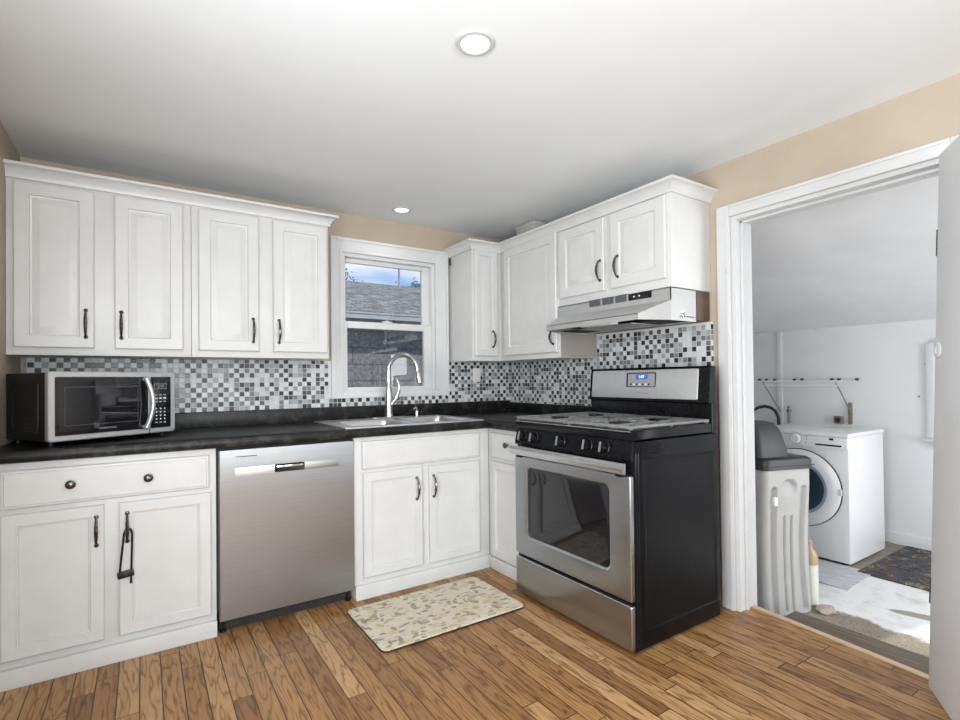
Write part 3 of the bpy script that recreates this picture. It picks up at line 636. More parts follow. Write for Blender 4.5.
# faucet
FX, FY = -1.046, -.118; F0 = zt + .0015
r = empty('kitchen_faucet', (FX, FY, F0), 'brushed nickel gooseneck pull-down faucet standing on the sink ledge before the window', 'faucet')
bm = BM(); rings(bm, [[(x, y, z) for x, y in rrect(FX - .12 - i, FX + .12 + i, FY - .028 - i, FY + .028 + i, .027)] for i, z in ((0, F0), (0, F0 + .004), (-.004, F0 + .007))], True, True); obj('base_plate', bm, 'nickel', r)
bm = BM(); lathe(bm, (FX, FY, F0 + .007), (0, 0, 1), [(.029, 0), (.028, .006), (.026, .03), (.0255, .09), (.025, .13), (.021, .17), (.0155, .20), (.014, .21)], 24); obj('body', bm, 'nickel', r)
dx, dy = .70, -.714; RA = .096; zc = 1.164
pts = [(FX, FY, F0 + .21), (FX, FY, 1.10)]
for k in range(0, 13):
    a = PI - PI * k / 12 * 1.02; o_ = RA + RA * math.cos(a); pts.append((FX + dx * o_, FY + dy * o_, zc + RA * math.sin(a)))
bm = tube(BM(), pts, .0140, 14); obj('spout', bm, 'nickel', r)
ex = 2 * RA; t0 = Vector((FX + dx * (ex - .0005), FY + dy * (ex - .0005), 1.158)); t1 = Vector((FX + dx * (ex + .014), FY + dy * (ex + .014), 1.083))
bm = BM(); lathe(bm, t0, t1 - t0, [(.015, 0), (.017, .006), (.0195, .03), (.0225, .060), (.0225, .072), (.015, .0765)], 18); sp = obj('spray_head', bm, 'nickel', r)
bm = tube(BM(), [(FX + .014, FY - .012, .955), (FX + .036, FY - .026, .985), (FX + .052, FY - .034, 1.03), (FX + .056, FY - .036, 1.07), (FX + .046, FY - .030, 1.105), (FX + .040, FY - .026, 1.118)], [.014, .013, .0115, .010, .008, .005], 12); obj('lever', bm, 'nickel', r)
r = empty('soap_dispenser', (-.855, -.125, F0), 'small chrome pump on the sink ledge, just beside the tall faucet', 'soap dispenser')
bm = BM(); lathe(bm, (-.855, -.125, F0 - .001), (0, 0, 1), [(.019, 0), (.018, .004), (.012, .008), (.011, .020), (.014, .024), (.014, .034), (.010, .038)], 18); obj('base', bm, 'chrome', r)
bm = tube(BM(), [(-.855, -.125, F0 + .036), (-.855, -.125, F0 + .050), (-.868, -.134, F0 + .054), (-.885, -.147, F0 + .050)], [.006, .008, .0075, .005], 10); obj('nozzle', bm, 'chrome', r)

# ------------------------------------------------------------------ dishwasher
r = empty('dishwasher', (-1.757, -.3, 0), 'stainless steel dishwasher with pocket handle, between two white base cabinets', 'dishwasher')
bm = BM(); box(bm, -2.0645, -1.4495, -.60, -.02, .10, .812); obj('body', bm, 'dark', r)
YD = -.634; bm = BM(); P = Pback(-.6005)
def dwl(i, n): return [P(x, z, n) for x, z in rrect(-2.058 + i, -1.456 - i, .062 + i, .806 - i, .004, 2)]
rings(bm, [dwl(0, 0), dwl(0, .030), dwl(.003, .0335)], True, True); dd = obj('door', bm, 'steel', r)
bm = BM(); box(bm, -1.994, -1.534, YD - .0012, YD + .0005, .686, .722, .0006); obj('control_strip', bm, 'steel_side', dd)
bm = BM(); pl = lambda x0, x1, z0, z1: [(x, z) for x, z in rrect(x0, x1, z0, z1, .007, 4)]
rings(bm, [[(x, YD - .0013, z) for x, z in pl(-1.83, -1.695, .687, .724)], [(x, YD - .003, z) for x, z in pl(-1.829, -1.696, .688, .723)], [(x, YD - .003, z) for x, z in pl(-1.826, -1.699, .691, .720)], [(x, YD - .0016, z) for x, z in pl(-1.824, -1.701, .693, .718)]], True, True)
hp = obj('handle_pocket', bm, 'blackmat', dd)
bm = BM(); box(bm, -1.822, -1.703, YD - .007, YD - .0018, .707, .717, .002); obj('grip', bm, 'chrome', hp)
bm = BM(); box(bm, -1.992, -1.904, YD - .0008, YD + .0005, .7705, .774); obj('vent_slot', bm, 'blackmat', dd)
bm = BM(); box(bm, -2.055, -1.458, -.575, -.555, .0005, .10); obj('toe_kick', bm, 'dark', r)
for x in (-2.04, -1.475):
    bm = BM(); lathe(bm, (x, -.585, .0005), (0, 0, 1), [(.014, 0), (.014, .01), (.006, .012), (.006, .06)], 12); obj('foot', bm, 'blackmat', r)

# ------------------------------------------------------------------ stove
SY_1, SY_0 = -.999, -1.7535; XF, XK = -.708, -.128
r = empty('gas_stove', (-.4, -1.376, 0), 'stainless and black gas range with oven window, beside the doorway casing', 'stove')
bm = BM(); box(bm, XF, XK, SY_0, SY_1, .014, .845, .003)
b_ = obj('body', bm, 'blackside', r)
# pressed side panel
def sp_loop(i, n): return [(x, SY_0 - n, z) for x, z in rrect(-.655 + i, -.150 - i, .075 + i, .775 - i, .01, 3)]
bm = BM(); rings(bm, [sp_loop(0, -.0005), sp_loop(.004, .004), sp_loop(.010, .0045), sp_loop(.016, .001), sp_loop(.018, .001)], False, True); obj('side_panel', bm, 'blackside', b_)
for k in range(5):
    z = .792 + k * .0095; bm = BM(); tube(bm, [(-.665, SY_0 - .0005, z), (-.545, SY_0 - .0005, z)], .0028, 6); obj('louver', bm, 'black', b_)
for q in (-.695, -.680):
    bm = tube(BM(), [(q, SY_0 - .0002, .03), (q, SY_0 - .0002, .80)], .0022, 6); obj('side_rib', bm, 'black', b_)
# drawer
P = Pside(XF - .001)
def face(bm, y0, y1, z0, z1, t, rr=.006, off=0.0):
    L = lambda i, n: [(XF - .001 - off - n, y, z) for y, z in rrect(y0 + i, y1 - i, z0 + i, z1 - i, rr, 3)]
    return rings(bm, [L(0, 0), L(0, t - .004), L(.004, t)], True, True)
bm = face(BM(), SY_0 + .002, SY_1 - .002, .018, .196, .019); obj('drawer', bm, 'steel', r)
# oven door: frame with a window hole
bm = BM()
Lo = lambda i, n: [(XF - .001 - n, y, z) for y, z in rrect(SY_0 + .002 + i, SY_1 - .002 - i, .212 + i, .712 - i, .008, 5)]
Li = lambda i, n: [(XF - .001 - n, y, z) for y, z in rrect(-1.640 + i, -1.093 - i, .309 + i, .664 - i, .028, 5)]
rings(bm, [Li(.006, 0), Lo(0, 0), Lo(0, .015), Lo(.004, .019), Li(-.006, .019), Li(-.002, .018), Li(.004, .012), Li(.006, 0)], False, False)
od = obj('oven_door', bm, 'steel', r)
bm = BM(); rings(bm, [[(XF - .001 - n, y, z) for y, z in rrect(-1.636 + i, -1.097 - i, .313 + i, .660 - i, .024, 5)] for i, n in ((0, .002), (0, .013), (.002, .0135))], True, True)
ow = obj('oven_window', bm, 'blackgloss', od)
# handle
bm = BM(); pr = [(0, -.020), (-.010, -.022), (-.017, -.012), (-.019, 0), (-.017, .012), (-.010, .022), (0, .020)]
prism(bm, [(a + XF - .034, b + .742) for a, b in pr], lambda a, b, d: (a, d, b), SY_0 + .012, SY_1 + .006)
hd = obj('door_handle', bm, 'silver_edge', od)
for y in (SY_0 + .05, SY_1 - .05):
    bm = BM(); box(bm, XF - .035, XF - .015, y - .018, y + .018, .705, .755, .003); obj('handle_bracket', bm, 'blackmat', hd)
# sloped control panel with five knobs
bm = BM(); prism(bm, [(XF - .014, .768), (XF - .018, .776), (XF - .002, .849), (XF + .01, .849), (XF + .01, .768)], lambda a, b, d: (a, d, b), SY_0 + .001, SY_1 - .001)
cpn = obj('control_panel', bm, 'black', r)
nk = Vector((-.977, 0, .214)).normalized()
for y in (-1.062, -1.152, -1.345, -1.515, -1.612):
    c = Vector((XF - .0102, y, .811)); bm = BM()
    lathe(bm, c - nk * .001, nk, [(.028, 0), (.028, .004), (.025, .006), (.024, .026), (.022, .030), (.004, .0305)], 20); kb = obj('burner_knob', bm, 'black', cpn)
    bm = BM(); g0 = c + nk * .0305; box(bm, -.004, .004, -.004, .004, -.021, .021, .002); bmesh.ops.rotate(bm, verts=bm.verts[:], cent=(0, 0, 0), matrix=Matrix.Rotation(math.radians(12), 3, 'Y')); bmesh.ops.translate(bm, verts=bm.verts[:], vec=g0); obj('pointer_grip', bm, 'iron', kb)
    bm = BM(); lathe(bm, c, nk, [(.0275, 0), (.0290, .001), (.0290, .003), (.0275, .0042)], 20, False); obj('ring', bm, 'blackmat', kb)
# cooktop
bm = BM(); box(bm, XF - .012, XK - .05, SY_0 - .002, SY_1 + .002, .850, .893, .008, 3); ctp = obj('cooktop', bm, 'black', r)
bm = BM(); box(bm, XF - .0135, XF - .011, SY_0 + .004, SY_1 - .004, .886, .8895); obj('edge_strip', bm, 'silver_edge', ctp)
bps = [(-.57, -1.16), (-.57, -1.59), (-.31, -1.16), (-.31, -1.59), (-.44, -1.376)]
for (x, y) in bps:
    bm = BM(); lathe(bm, (x, y, .8935), (0, 0, 1), [(.055, 0), (.050, .003), (.036, .004), (.034, .012), (.030, .014), (.029, .018), (.010, .019)], 24); obj('burner', bm, 'blackmat', ctp)
def grate(y0, y1):
    bm = BM(); x0, x1 = XF - .008, XK - .058; zt_, h = .911, .012
    def bar(ax, c, a, b, wd=.011): 
        if ax == 'x': box(bm, a, b, c - wd / 2, c + wd / 2, zt_ - h, zt_, .003)
        else: box(bm, c - wd / 2, c + wd / 2, a, b, zt_ - h, zt_, .003)
    bar('x', y0 + .008, x0, x1, .020); bar('x', y1 - .008, x0, x1, .020); bar('y', x0 + .010, y0, y1, .024); bar('y', x1 - .006, y0, y1, .014); bar('y', (x0 + x1) / 2, y0, y1)
    ym = (y0 + y1) / 2
    bar('x', ym, x0, x0 + .075); bar('x', ym, x1 - .075, x1); bar('x', ym, (x0 + x1) / 2 - .07, (x0 + x1) / 2 + .07)
    for q in (.25, .75):
        xx = x0 + (x1 - x0) * q
        bar('y', xx, y0, y0 + (y1 - y0) * .32); bar('y', xx, y1 - (y1 - y0) * .32, y1)
        for yy in (y0 + (y1 - y0) * .25, y1 - (y1 - y0) * .25): bar('x', yy, xx - .10, xx + .10, .009)
    for xx in (x0 + .008, x1 - .008, (x0 + x1) / 2):
        for yy in (y0 + .008, y1 - .008): box(bm, xx - .006, xx + .006, yy - .006, yy + .006, .8935, zt_ - h + .001)
    return obj('grate', bm, 'iron', ctp)
grate(SY_0 + .006, -1.380); grate(-1.372, SY_1 - .006)
# backguard
bm = BM(); box(bm, -.170, XK - .0, SY_0 + .001, SY_1 - .001, .8455, .985, .004); prism(bm, [(-.184, .985), (-.168, 1.147), (-.160, 1.155), (XK, 1.155), (XK, .985), (-.165, .975)], lambda a, b, d: (a, d, b), SY_0 + .006, SY_1 - .004)
bg_ = obj('backguard', bm, 'black', r)
def BGp(y, z, n=0): # point on the slanted backguard face
    k = (z - .985) / (1.147 - .985); return (-.184 + .016 * k - n, y, z)
bm = BM(); L_ = lambda i, n: [BGp(y, z, n) for y, z in rrect(-1.690 + i, -1.020 - i, .997 + i, 1.143 - i, .006, 3)]
rings(bm, [L_(0, -.001), L_(0, .002), L_(.002, .003)], True, True); fp = obj('steel_fascia', bm, 'satin', bg_)
bm = BM(); L_ = lambda i, n: [BGp(y, z, n) for y, z in rrect(-1.455 + i, -1.268 - i, 1.054 + i, 1.130 - i, .006, 3)]
rings(bm, [L_(0, .0025), L_(0, .0042), L_(.003, .0045), L_(.004, .0035)], True, True); cs = obj('clock_panel', bm, 'blackmat', fp)
bm = BM(); L_ = lambda i, n: [BGp(y, z, n) for y, z in rrect(-1.449 + i, -1.278 - i, 1.058 + i, 1.124 - i, .004, 3)]
rings(bm, [L_(0, .003), L_(0, .0044)], True, True); obj('key_field', bm, 'greymark', cs)
bm = BM(); L_ = lambda i, n: [BGp(y, z, n) for y, z in rrect(-1.405 + i, -1.330 - i, 1.094 + i, 1.121 - i, .002, 2)]
rings(bm, [L_(0, .0043), L_(0, .0052)], True, True); obj('display', bm, 'lcd', cs)
fv = (Vector(BGp(0, 1.1)) - Vector(BGp(0, 1.0))).normalized()
text('clock_digits', '1:07', .021, 'lcddigit', cs, frame_m(BGp(-1.366, 1.1075, .0056), (0, -1, 0), fv), .0003)
for k in range(7):
    y = -1.300 - k * .019; bm = BM(); c = BGp(y, 1.068, .0048); box(bm, c[0] - .0006, c[0] + .001, y - .005, y + .005, 1.064, 1.073); obj('key', bm, 'mark' if k % 2 else 'blackmat', cs)
text('brand_lettering', 'Whirlpool', .019, 'greymark', fp, frame_m(BGp(-1.376, 1.027, .0032), (0, -1, 0), fv), .0003)
for (x, y) in ((-.66, SY_0 + .04), (-.66, SY_1 - .04), (-.16, SY_0 + .04), (-.16, SY_1 - .04)):
    bm = BM(); lathe(bm, (x, y, .0003), (0, 0, 1), [(.018, 0), (.018, .012), (.010, .016), (.010, .036)], 12); obj('foot', bm, 'blackmat', r)

# ------------------------------------------------------------------ range hood
HY0, HY1, HB, HT = -1.653, -.899, 1.366, 1.5185
r = empty('range_hood', (-.25, -1.276, HB), 'stainless under-cabinet range hood above the gas stove', 'range hood')
bm = BM(); HX = XU - .012; HK = -.125
# shell: front band, top, end walls, back
box(bm, HX, HX + .004, HY0, HY1, 1.458, HT); box(bm, HX, HK, HY0, HY0 + .004, HB, HT); box(bm, HX, HK, HY1 - .004, HY1, HB, HT); box(bm, HK - .004, HK, HY0, HY1, HB, HT); box(bm, HX, HK, HY0, HY1, HT - .004, HT); box(bm, HX + .06, HK, HY0, HY1, 1.385, 1.389)
hb = obj('housing', bm, 'hood', r)
bm = BM() # visor: sloped sheet, front lip and two end cheeks
LXv = -.475; T = .003
def sheet(bm, q, d):
    d = Vector(d); a_ = [bm.verts.new(p) for p in q]; c_ = [bm.verts.new(Vector(p) + d) for p in q]; n_ = len(q)
    for i in range(n_): bm.faces.new((a_[i], a_[(i + 1) % n_], c_[(i + 1) % n_], c_[i]))
    bm.faces.new(a_[::-1]); bm.faces.new(c_)
yl0, yl1 = -.972, -1.592
sheet(bm, [(HX, HY1, 1.460), (HX, HY0, 1.460), (LXv, yl1, 1.394), (LXv, yl0, 1.394)], (0, 0, -T))
sheet(bm, [(LXv, yl0, 1.394), (LXv, yl1, 1.394), (LXv, yl1, 1.366), (LXv, yl0, 1.366)], (T, 0, 0))
sheet(bm, [(HX, HY0, 1.460), (HX, HY0, HB), (LXv, yl1, 1.366), (LXv, yl1, 1.394)], (0, T, 0))
sheet(bm, [(HX, HY1, 1.460), (LXv, yl0, 1.394), (LXv, yl0, 1.366), (HX, HY1, HB)], (0, -T, 0))
obj('visor', bm, 'hood', r)
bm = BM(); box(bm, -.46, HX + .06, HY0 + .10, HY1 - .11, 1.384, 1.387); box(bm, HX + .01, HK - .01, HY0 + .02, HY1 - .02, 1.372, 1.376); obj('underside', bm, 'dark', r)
bm = BM(); box(bm, -.36, -.15, -1.46, -1.10, 1.3665, 1.3715, .002); obj('grease_filter', bm, 'filter', r)
bm = BM(); box(bm, -.445, -.385, -1.40, -1.20, 1.366, 1.383, .004); obj('lamp_cover', bm, 'mark', r)
for (y0, y1) in ((-1.223, -1.144), (-1.312, -1.237), (-1.397, -1.326)):
    bm = BM()
    for k in range(7): box(bm, HX - .0022, HX, y0, y1, 1.487 + k * .0052, 1.490 + k * .0052)
    box(bm, HX - .001, HX + .0005, y0, y1, 1.485, 1.5225 - .002); obj('vent_grille', bm, 'grille', hb)
bm = BM(); box(bm, HX - .002, HX, -1.548, -1.410, 1.484, 1.5145, .001); cpl = obj('control_panel', bm, 'blackgloss', hb)
for y in (-1.446, -1.478):
    bm = BM(); lathe(bm, (HX - .0018, y, 1.501), (-1, 0, 0), [(.004, 0), (.004, .003), (.001, .0035)], 10); obj('button', bm, 'mark', cpl)
bm = tube(BM(), [(-.226 + .012 * math.cos(2 * PI * k / 16), HY0 - .004, 1.392 + .012 * math.sin(2 * PI * k / 16)) for k in range(17)], .0025, 8); box(bm, -.230, -.222, HY0 - .006, HY0, 1.402, 1.412); obj('hook', bm, 'chrome', hb)
bm = BM(); box(bm, HK + .0005, -.0145, HY0 + .004, HY1, 1.376, HT, .001); obj('rear_spacer', bm, 'wood_brown', r, label='dark brown wood strip behind hood')

# ------------------------------------------------------------------ microwave (built in place-local axes, then turned)
r = empty('microwave', label='black microwave with stainless front frame on the black counter', cat='microwave', local=True)
W_, D_, Hm = .488, .345, .272; zb_ = .018
bm = BM(); box(bm, 0, W_, .025, D_, zb_, zb_ + Hm - .004, .006); mb = obj('body', bm, 'blackmat', r)
bm = BM(); rings(bm, [[(-.0003 - n, y, z) for y, z in rrect(.07 + i, .28 - i, .05 + i, .25 - i, .012, 4)] for i, n in ((0, -.002), (.001, .003), (.006, .003), (.008, .0005))], False, True); obj('side_panel', bm, 'blackmat', mb)
for k in range(6):
    for j in range(3):
        bm = BM(); box(bm, -.0014, .0005, .085 + k * .024, .101 + k * .024, .062 + j * .017, .070 + j * .017, .001); obj('vent_slot', bm, 'dark', mb)
bm = BM(); fr = lambda i, n, rr=.012: [(x, -n, z) for x, z in rrect(0 + i, W_ - i, zb_ + i, zb_ + Hm - i, rr, 5)]
rings(bm, [fr(.001, -.024), fr(0, 0), fr(.004, .004), fr(.020, .004, .006), fr(.021, .0005, .006)], True, True); ff = obj('front_frame', bm, 'satin', r)
bm = BM(); box(bm, .022, .366, -.0035, 0, zb_ + .022, zb_ + Hm - .022, .0012); md = obj('door_glass', bm, 'blackgloss', r)
bm = BM()
LL = lambda i: [(x, -.0037, z) for x, z in rrect(.052 + i, .325 - i, zb_ + .058 + i, zb_ + Hm - .06 - i, .004, 3)]
rings(bm, [LL(0), LL(.003)], False, False); obj('window_border', bm, 'borderdark', md)
hz = lambda q: zb_ + .028 + .216 * q
bm = tube(BM(), [(.352, -.003, hz(0.02)), (.352, -.016, hz(0.0))] + [(.352 + .020 * math.sin(PI * k / 10), -.018 - .014 * math.sin(PI * k / 10), hz(k / 10)) for k in range(11)] + [(.352, -.016, hz(1.0)), (.352, -.003, hz(.98))], .0095, 12); obj('handle', bm, 'satin', md)
bm = BM(); box(bm, .378, .466, -.0035, 0, zb_ + .022, zb_ + Hm - .022, .0012); kp = obj('control_panel', bm, 'blackgloss', r)
bm = BM(); box(bm, .393, .448, -.0045, -.003, zb_ + .196, zb_ + .220, .001); dsp = obj('display', bm, 'greymark', kp)
bm = BM(); box(bm, .3945, .4465, -.0048, -.0042, zb_ + .198, zb_ + .218); obj('display_glass', bm, 'blackgloss', dsp)
text('clock_digits', '2:13', .016, 'markdim', dsp, frame_m((.4205, -.0049, zb_ + .208), (1, 0, 0), (0, 0, 1)), .0002)
for j in range(9):
    for k in range(3):
        if j == 3: continue
        x = .402 + k * .0185; z = zb_ + .170 - j * .0155; bm = BM()
        hw = .0055 if j < 3 or j > 7 else .0028
        box(bm, x - hw, x + hw, -.0043, -.003, z - .0028, z + .0028); obj('button', bm, 'mark' if (j, k) in ((1, 1), (7, 2)) else 'markdim' if j in (0, 2, 8) else 'mark', kp)
text('brand_lettering', 'FARBERWARE', .0105, 'greymark', md, frame_m((.205, -.0038, zb_ + .040), (1, 0, 0), (0, 0, 1)), .0002)
bm = BM(); box(bm, .370, .374, -.0043, -.003, zb_ + .001, zb_ + .021); obj('seam', bm, 'dark', ff)
for (x, y) in ((.03, .05), (W_ - .03, .05), (.03, D_ - .03), (W_ - .03, D_ - .03)):
    bm = BM(); lathe(bm, (x, y, 0), (0, 0, 1), [(.012, 0), (.011, .008), (.008, .0185)], 12); obj('foot', bm, 'blackmat', r)
r.location = (-2.634, -.590, CT + .0008); r.rotation_euler = (0, 0, math.radians(29.5))

# ------------------------------------------------------------------ small kitchen things
P = Pback(-.0085)
r = empty('wall_outlet', (-.313, -.0085, 1.135), 'white double wall outlet in the mosaic tile near the corner', 'outlet')
bm = BM(); rings(bm, [[(x, -.0085 - n, z) for x, z in rrect(-.345 + i, -.283 - i, 1.085 + i, 1.185 - i, .004, 3)] for i, n in ((0, 0), (0, .003), (.003, .005))], True, True); pt = obj('cover_plate', bm, 'outlet', r)
for zc_ in (1.155, 1.115):
    bm = BM(); rings(bm, [[(x, -.0133 - n, z) for x, z in rrect(-.330 + i, -.298 - i, zc_ - .013 + i, zc_ + .013 - i, .009, 4)] for i, n in ((0, 0), (0, .002), (.001, .0025))], True, True); so = obj('socket', bm, 'outlet', pt)
bm = BM(); lathe(bm, (-.314, -.0134, 1.135), (0, -1, 0), [(.003, 0), (.003, .001)], 8); obj('screw', bm, 'greymark', pt)

r = obj('kitchen_mat', BM(), 'rug', base=(-1.163, -.941, 0), label='cream floral kitchen mat lying on the oak floor before the sink cabinet', cat='mat')
bm = BM(); rings(bm, [[(x, y, z) for x, y in rrect(-.368 + i, .368 - i, -.228 + i, .228 - i, .028, 6)] for i, z in ((.002, .0085), (.003, .0115), (.006, .0125), (.009, .0125))], True, True)
bmesh.ops.recalc_face_normals(bm, faces=bm.faces[:]); bm.to_mesh(r.data); bm.free(); r.rotation_euler = (0, 0, .005)
bm = BM(); rings(bm, [[(x - 1.163, y - .941, z) for x, y in rrect(-.368 + i, .368 - i, -.228 + i, .228 - i, .028, 6)] for i, z in ((.002, .0006), (0, .003), (0, .0084))], True, True); obj('backing', bm, 'lid', r)

r = empty('cabinet_lock', (-2.387, -.66, .45), 'black plastic strap lock hanging from the cabinet door handle by the dishwasher', 'child lock')
yk = -.6395
bm = tube(BM(), [(-2.412, yk, .345), (-2.407, yk, .40), (-2.400, yk, .47), (-2.397, yk, .505), (-2.391, yk, .522), (-2.383, yk, .526), (-2.374, yk, .520), (-2.370, yk, .505), (-2.371, yk, .44), (-2.373, yk, .36), (-2.374, yk, .318), (-2.374, yk, .308)], [.0035, .0038, .0038, .004, .0045, .0045, .0045, .004, .0038, .0038, .0036, .005], 8); obj('strap', bm, 'blackmat', r)
bm = BM(); box(bm, -2.419, -2.364, yk - .008, yk + .0065, .334, .360, .004, rot=Matrix.Rotation(math.radians(-8), 3, 'Y')); cl = obj('clasp', bm, 'blackmat', r)
bm = BM(); lathe(bm, (-2.391, yk - .0075, .347), (0, -1, 0), [(.006, 0), (.006, .002), (.002, .003)], 12); obj('button', bm, 'lid', cl)

r = empty('box', (-.2, -.47, 2.0), 'small pale box on top of the wall cabinet left of the range hood', 'box')
bm = BM(); box(bm, -.20, -.06, -.545, -.35, 2.001, 2.128, .002); obj('carton', bm, 'box', r)
bm = BM(); box(bm, -.205, -.055, -.55, -.345, 2.118, 2.136, .002); obj('lid', bm, 'box', r)

def can_light(x, y, rad, label, en):
    r = empty('recessed_light', (x, y, H), label, 'ceiling light', 'recessed ceiling lights')
    bm = BM(); lathe(bm, (x, y, H - .0005), (0, 0, -1), [(rad, 0), (rad, .003), (rad * .93, .007), (rad * .74, .008), (rad * .70, .003)], 40, False); obj('trim_ring', bm, 'baffle', r)
    bm = BM(); lathe(bm, (x, y, H - .0035), (0, 0, -1), [(rad * .70, 0), (rad * .66, .001), (rad * .45, .002), (rad * .001, .0024)], 32, False); obj('lens', bm, 'lens', r)
    d = bpy.data.lights.new('lamp', 'SPOT'); d.energy = en; d.spot_size = math.radians(150); d.spot_blend = .8; d.shadow_soft_size = .05; d.color = (1, .97, .92)
    o = bpy.data.objects.new('lamp', d); COL.objects.link(o); o.location = (x, y, H - .03)
    return r
can_light(-1.468, -1.798, .062, 'round white recessed ceiling light over the middle of the kitchen floor', 9)
can_light(-1.007, -.255, .062, 'round white recessed ceiling light close to the wall above the window', 2)
for o_ in [o for o in bpy.data.objects if o.get('category') == 'ceiling light']: del o_['group']

# ------------------------------------------------------------------ laundry things
WXF, WXB, WY_0, WY_1 = 1.424, 1.985, -1.682, -1.085
r = empty('washing_machine', (1.70, -1.38, LF), 'white front-loading washing machine with round blue-glass door, in the laundry', 'washing machine')
bm = BM(); box(bm, WXF + .004, WXB, WY_0, WY_1, LF + .018, .700, .008); wb = obj('body', bm, 'appl', r)
bm = BM(); box(bm, WXF - .006, WXB + .004, WY_0 - .003, WY_1 + .003, .7005, .7275, .008, 3); obj('top', bm, 'appl', r)
bm = BM(); box(bm, WXF - .010, WXF + .0035, WY_0 + .002, WY_1 - .002, .628, .700, .006); wc = obj('control_panel', bm, 'appl', r)
bm = BM(); lathe(bm, (WXF - .0095, -1.372, .674), (-1, 0, 0), [(.036, 0), (.036, .004), (.030, .006), (.028, .020), (.004, .022)], 28); obj('dial', bm, 'appl', wc)
bm = BM(); lathe(bm, (WXF - .0098, -1.372, .674), (-1, 0, 0), [(.040, 0), (.040, .001), (.036, .0015)], 28, False); obj('dial_ring', bm, 'markdim', wc)
bm = BM(); box(bm, WXF - .012, WXF - .009, -1.648, -1.494, .6405, .6515, .001); obj('drawer_handle', bm, 'blackgloss', wc)
bm = BM(); box(bm, WXF - .012, WXF - .009, -1.602, -1.578, .680, .694, .001); obj('display', bm, 'blackgloss', wc)
for y, z in ((-1.44, .690), (-1.44, .675), (-1.435, .652), (-1.51, .688), (-1.535, .687), (-1.56, .686), (-1.625, .684), (-1.645, .683)):
    bm = BM(); box(bm, WXF - .0112, WXF - .0095, y - .006, y + .006, z - .0035, z + .0035); obj('button', bm, 'mark' if y < -1.5 else 'markdim', wc)
wdc = (WXF + .0035, -1.385, .345)
bm = BM(); lathe(bm, wdc, (-1, 0, 0), [(.258, 0), (.258, .014), (.252, .020), (.200, .030), (.182, .030), (.176, .022)], 56, False); wd = obj('door', bm, 'appl', r)
bm = BM(); lathe(bm, wdc, (-1, 0, 0), [(.2575, .0005), (.2625, .001), (.2625, .010), (.2575, .012)], 56, False); obj('seal_ring', bm, 'blackmat', wd)
bm = BM(); lathe(bm, wdc, (-1, 0, 0), [(.180, .020), (.178, .027), (.168, .028), (.160, .022)], 48, False); obj('glass_rim', bm, 'bluerim', wd)
bm = BM(); lathe(bm, wdc, (-1, 0, 0), [(.165, .016), (.150, .024), (.11, .020), (.05, .010), (.001, .008)], 48, False); obj('door_glass', bm, 'blueglass', wd)
bm = BM(); box(bm, WXF - .022, WXF - .012, -1.650, -1.630, .33, .37, .003); obj('latch', bm, 'appl', wd)
for (x, y) in ((WXF + .05, WY_0 + .05), (WXF + .05, WY_1 - .05), (WXB - .05, WY_0 + .05), (WXB - .05, WY_1 - .05)):
    bm = BM(); lathe(bm, (x, y, LF + .0003), (0, 0, 1), [(.022, 0), (.022, .01), (.012, .019)], 12); obj('foot', bm, 'blackmat', r)

# water softener, local then turned
r = empty('water_softener', label='grey plastic water softener tank with charcoal lid behind the door jamb', cat='water softener', local=True)
wS, dS, hS = .30, .40, .745
def rl(x0, x1, y0, y1, z, rr): return [(x, y, z) for x, y in rrect(x0, x1, y0, y1, rr, 5)]
def caps(x, z, x0, z0, x1, z1, rad):
    dx_, dz_ = x1 - x0, z1 - z0; k = max(0, min(1, ((x - x0) * dx_ + (z - z0) * dz_) / (dx_ * dx_ + dz_ * dz_ + 1e-12))); return math.hypot(x - x0 - dx_ * k, z - z0 - dz_ * k) - rad
def carve(x, z):
    d = 0.0
    bow = .012 * math.sin(PI * min(1, max(0, (z - .03) / .62)))
    for (xa, za, xb, zb2, rad, dep, sf) in ((.057, .02, .057, .640, .017, .020, .006), (.247 - bow, .02, .247 - bow, .640, .015, .018, .006), (.128, .02, .128, .500, .006, .012, .004), (.172, .02, .172, .500, .006, .012, .004), (.146, .648, .158, .648, .040, .022, .008)):
        q = caps(x, z, xa, za, xb, zb2, rad); w_ = max(0, min(1, .5 - q / (2 * sf))); w_ = w_ * w_ * (3 - 2 * w_)
        if dep == .022: w_ *= max(0.15, min(1, (z - .60) / .06))
        d = max(d, dep * w_)
    return d
bm = BM(); loops = []; NX, NZ = 100, 150; RC = .03
for j in range(NZ + 1):
    z = hS * j / NZ; f0 = .012 * math.sin(PI * min(1, z / .66)) if z < .66 else 0.0
    inset = .006 if j in (0, NZ) else 0
    lp_ = []
    for i in range(7): a_ = PI + (PI / 2) * i / 6; lp_.append((RC + RC * math.cos(a_) + inset, f0 + RC + RC * math.sin(a_), z))
    for i in range(1, NX): x = RC + (wS - 2 * RC) * i / NX; lp_.append((x, f0 + carve(x, z), z))
    for i in range(7): a_ = -PI / 2 + (PI / 2) * i / 6; lp_.append((wS - RC + RC * math.cos(a_) - inset, f0 + RC + RC * math.sin(a_), z))
    lp_ += [(wS - inset, dS * .6, z), (wS - inset, dS - .01, z), (wS - .01, dS, z), (.01, dS, z), (inset, dS - .01, z), (inset, dS * .6, z)]
    loops.append(lp_)
rings(bm, loops, True, True); tk = obj('tank', bm, 'tank', r, smooth=60)
bm = BM(); box(bm, .044, .066, -.014, .006, .565, .612, .006); obj('clip', bm, 'mark', tk)
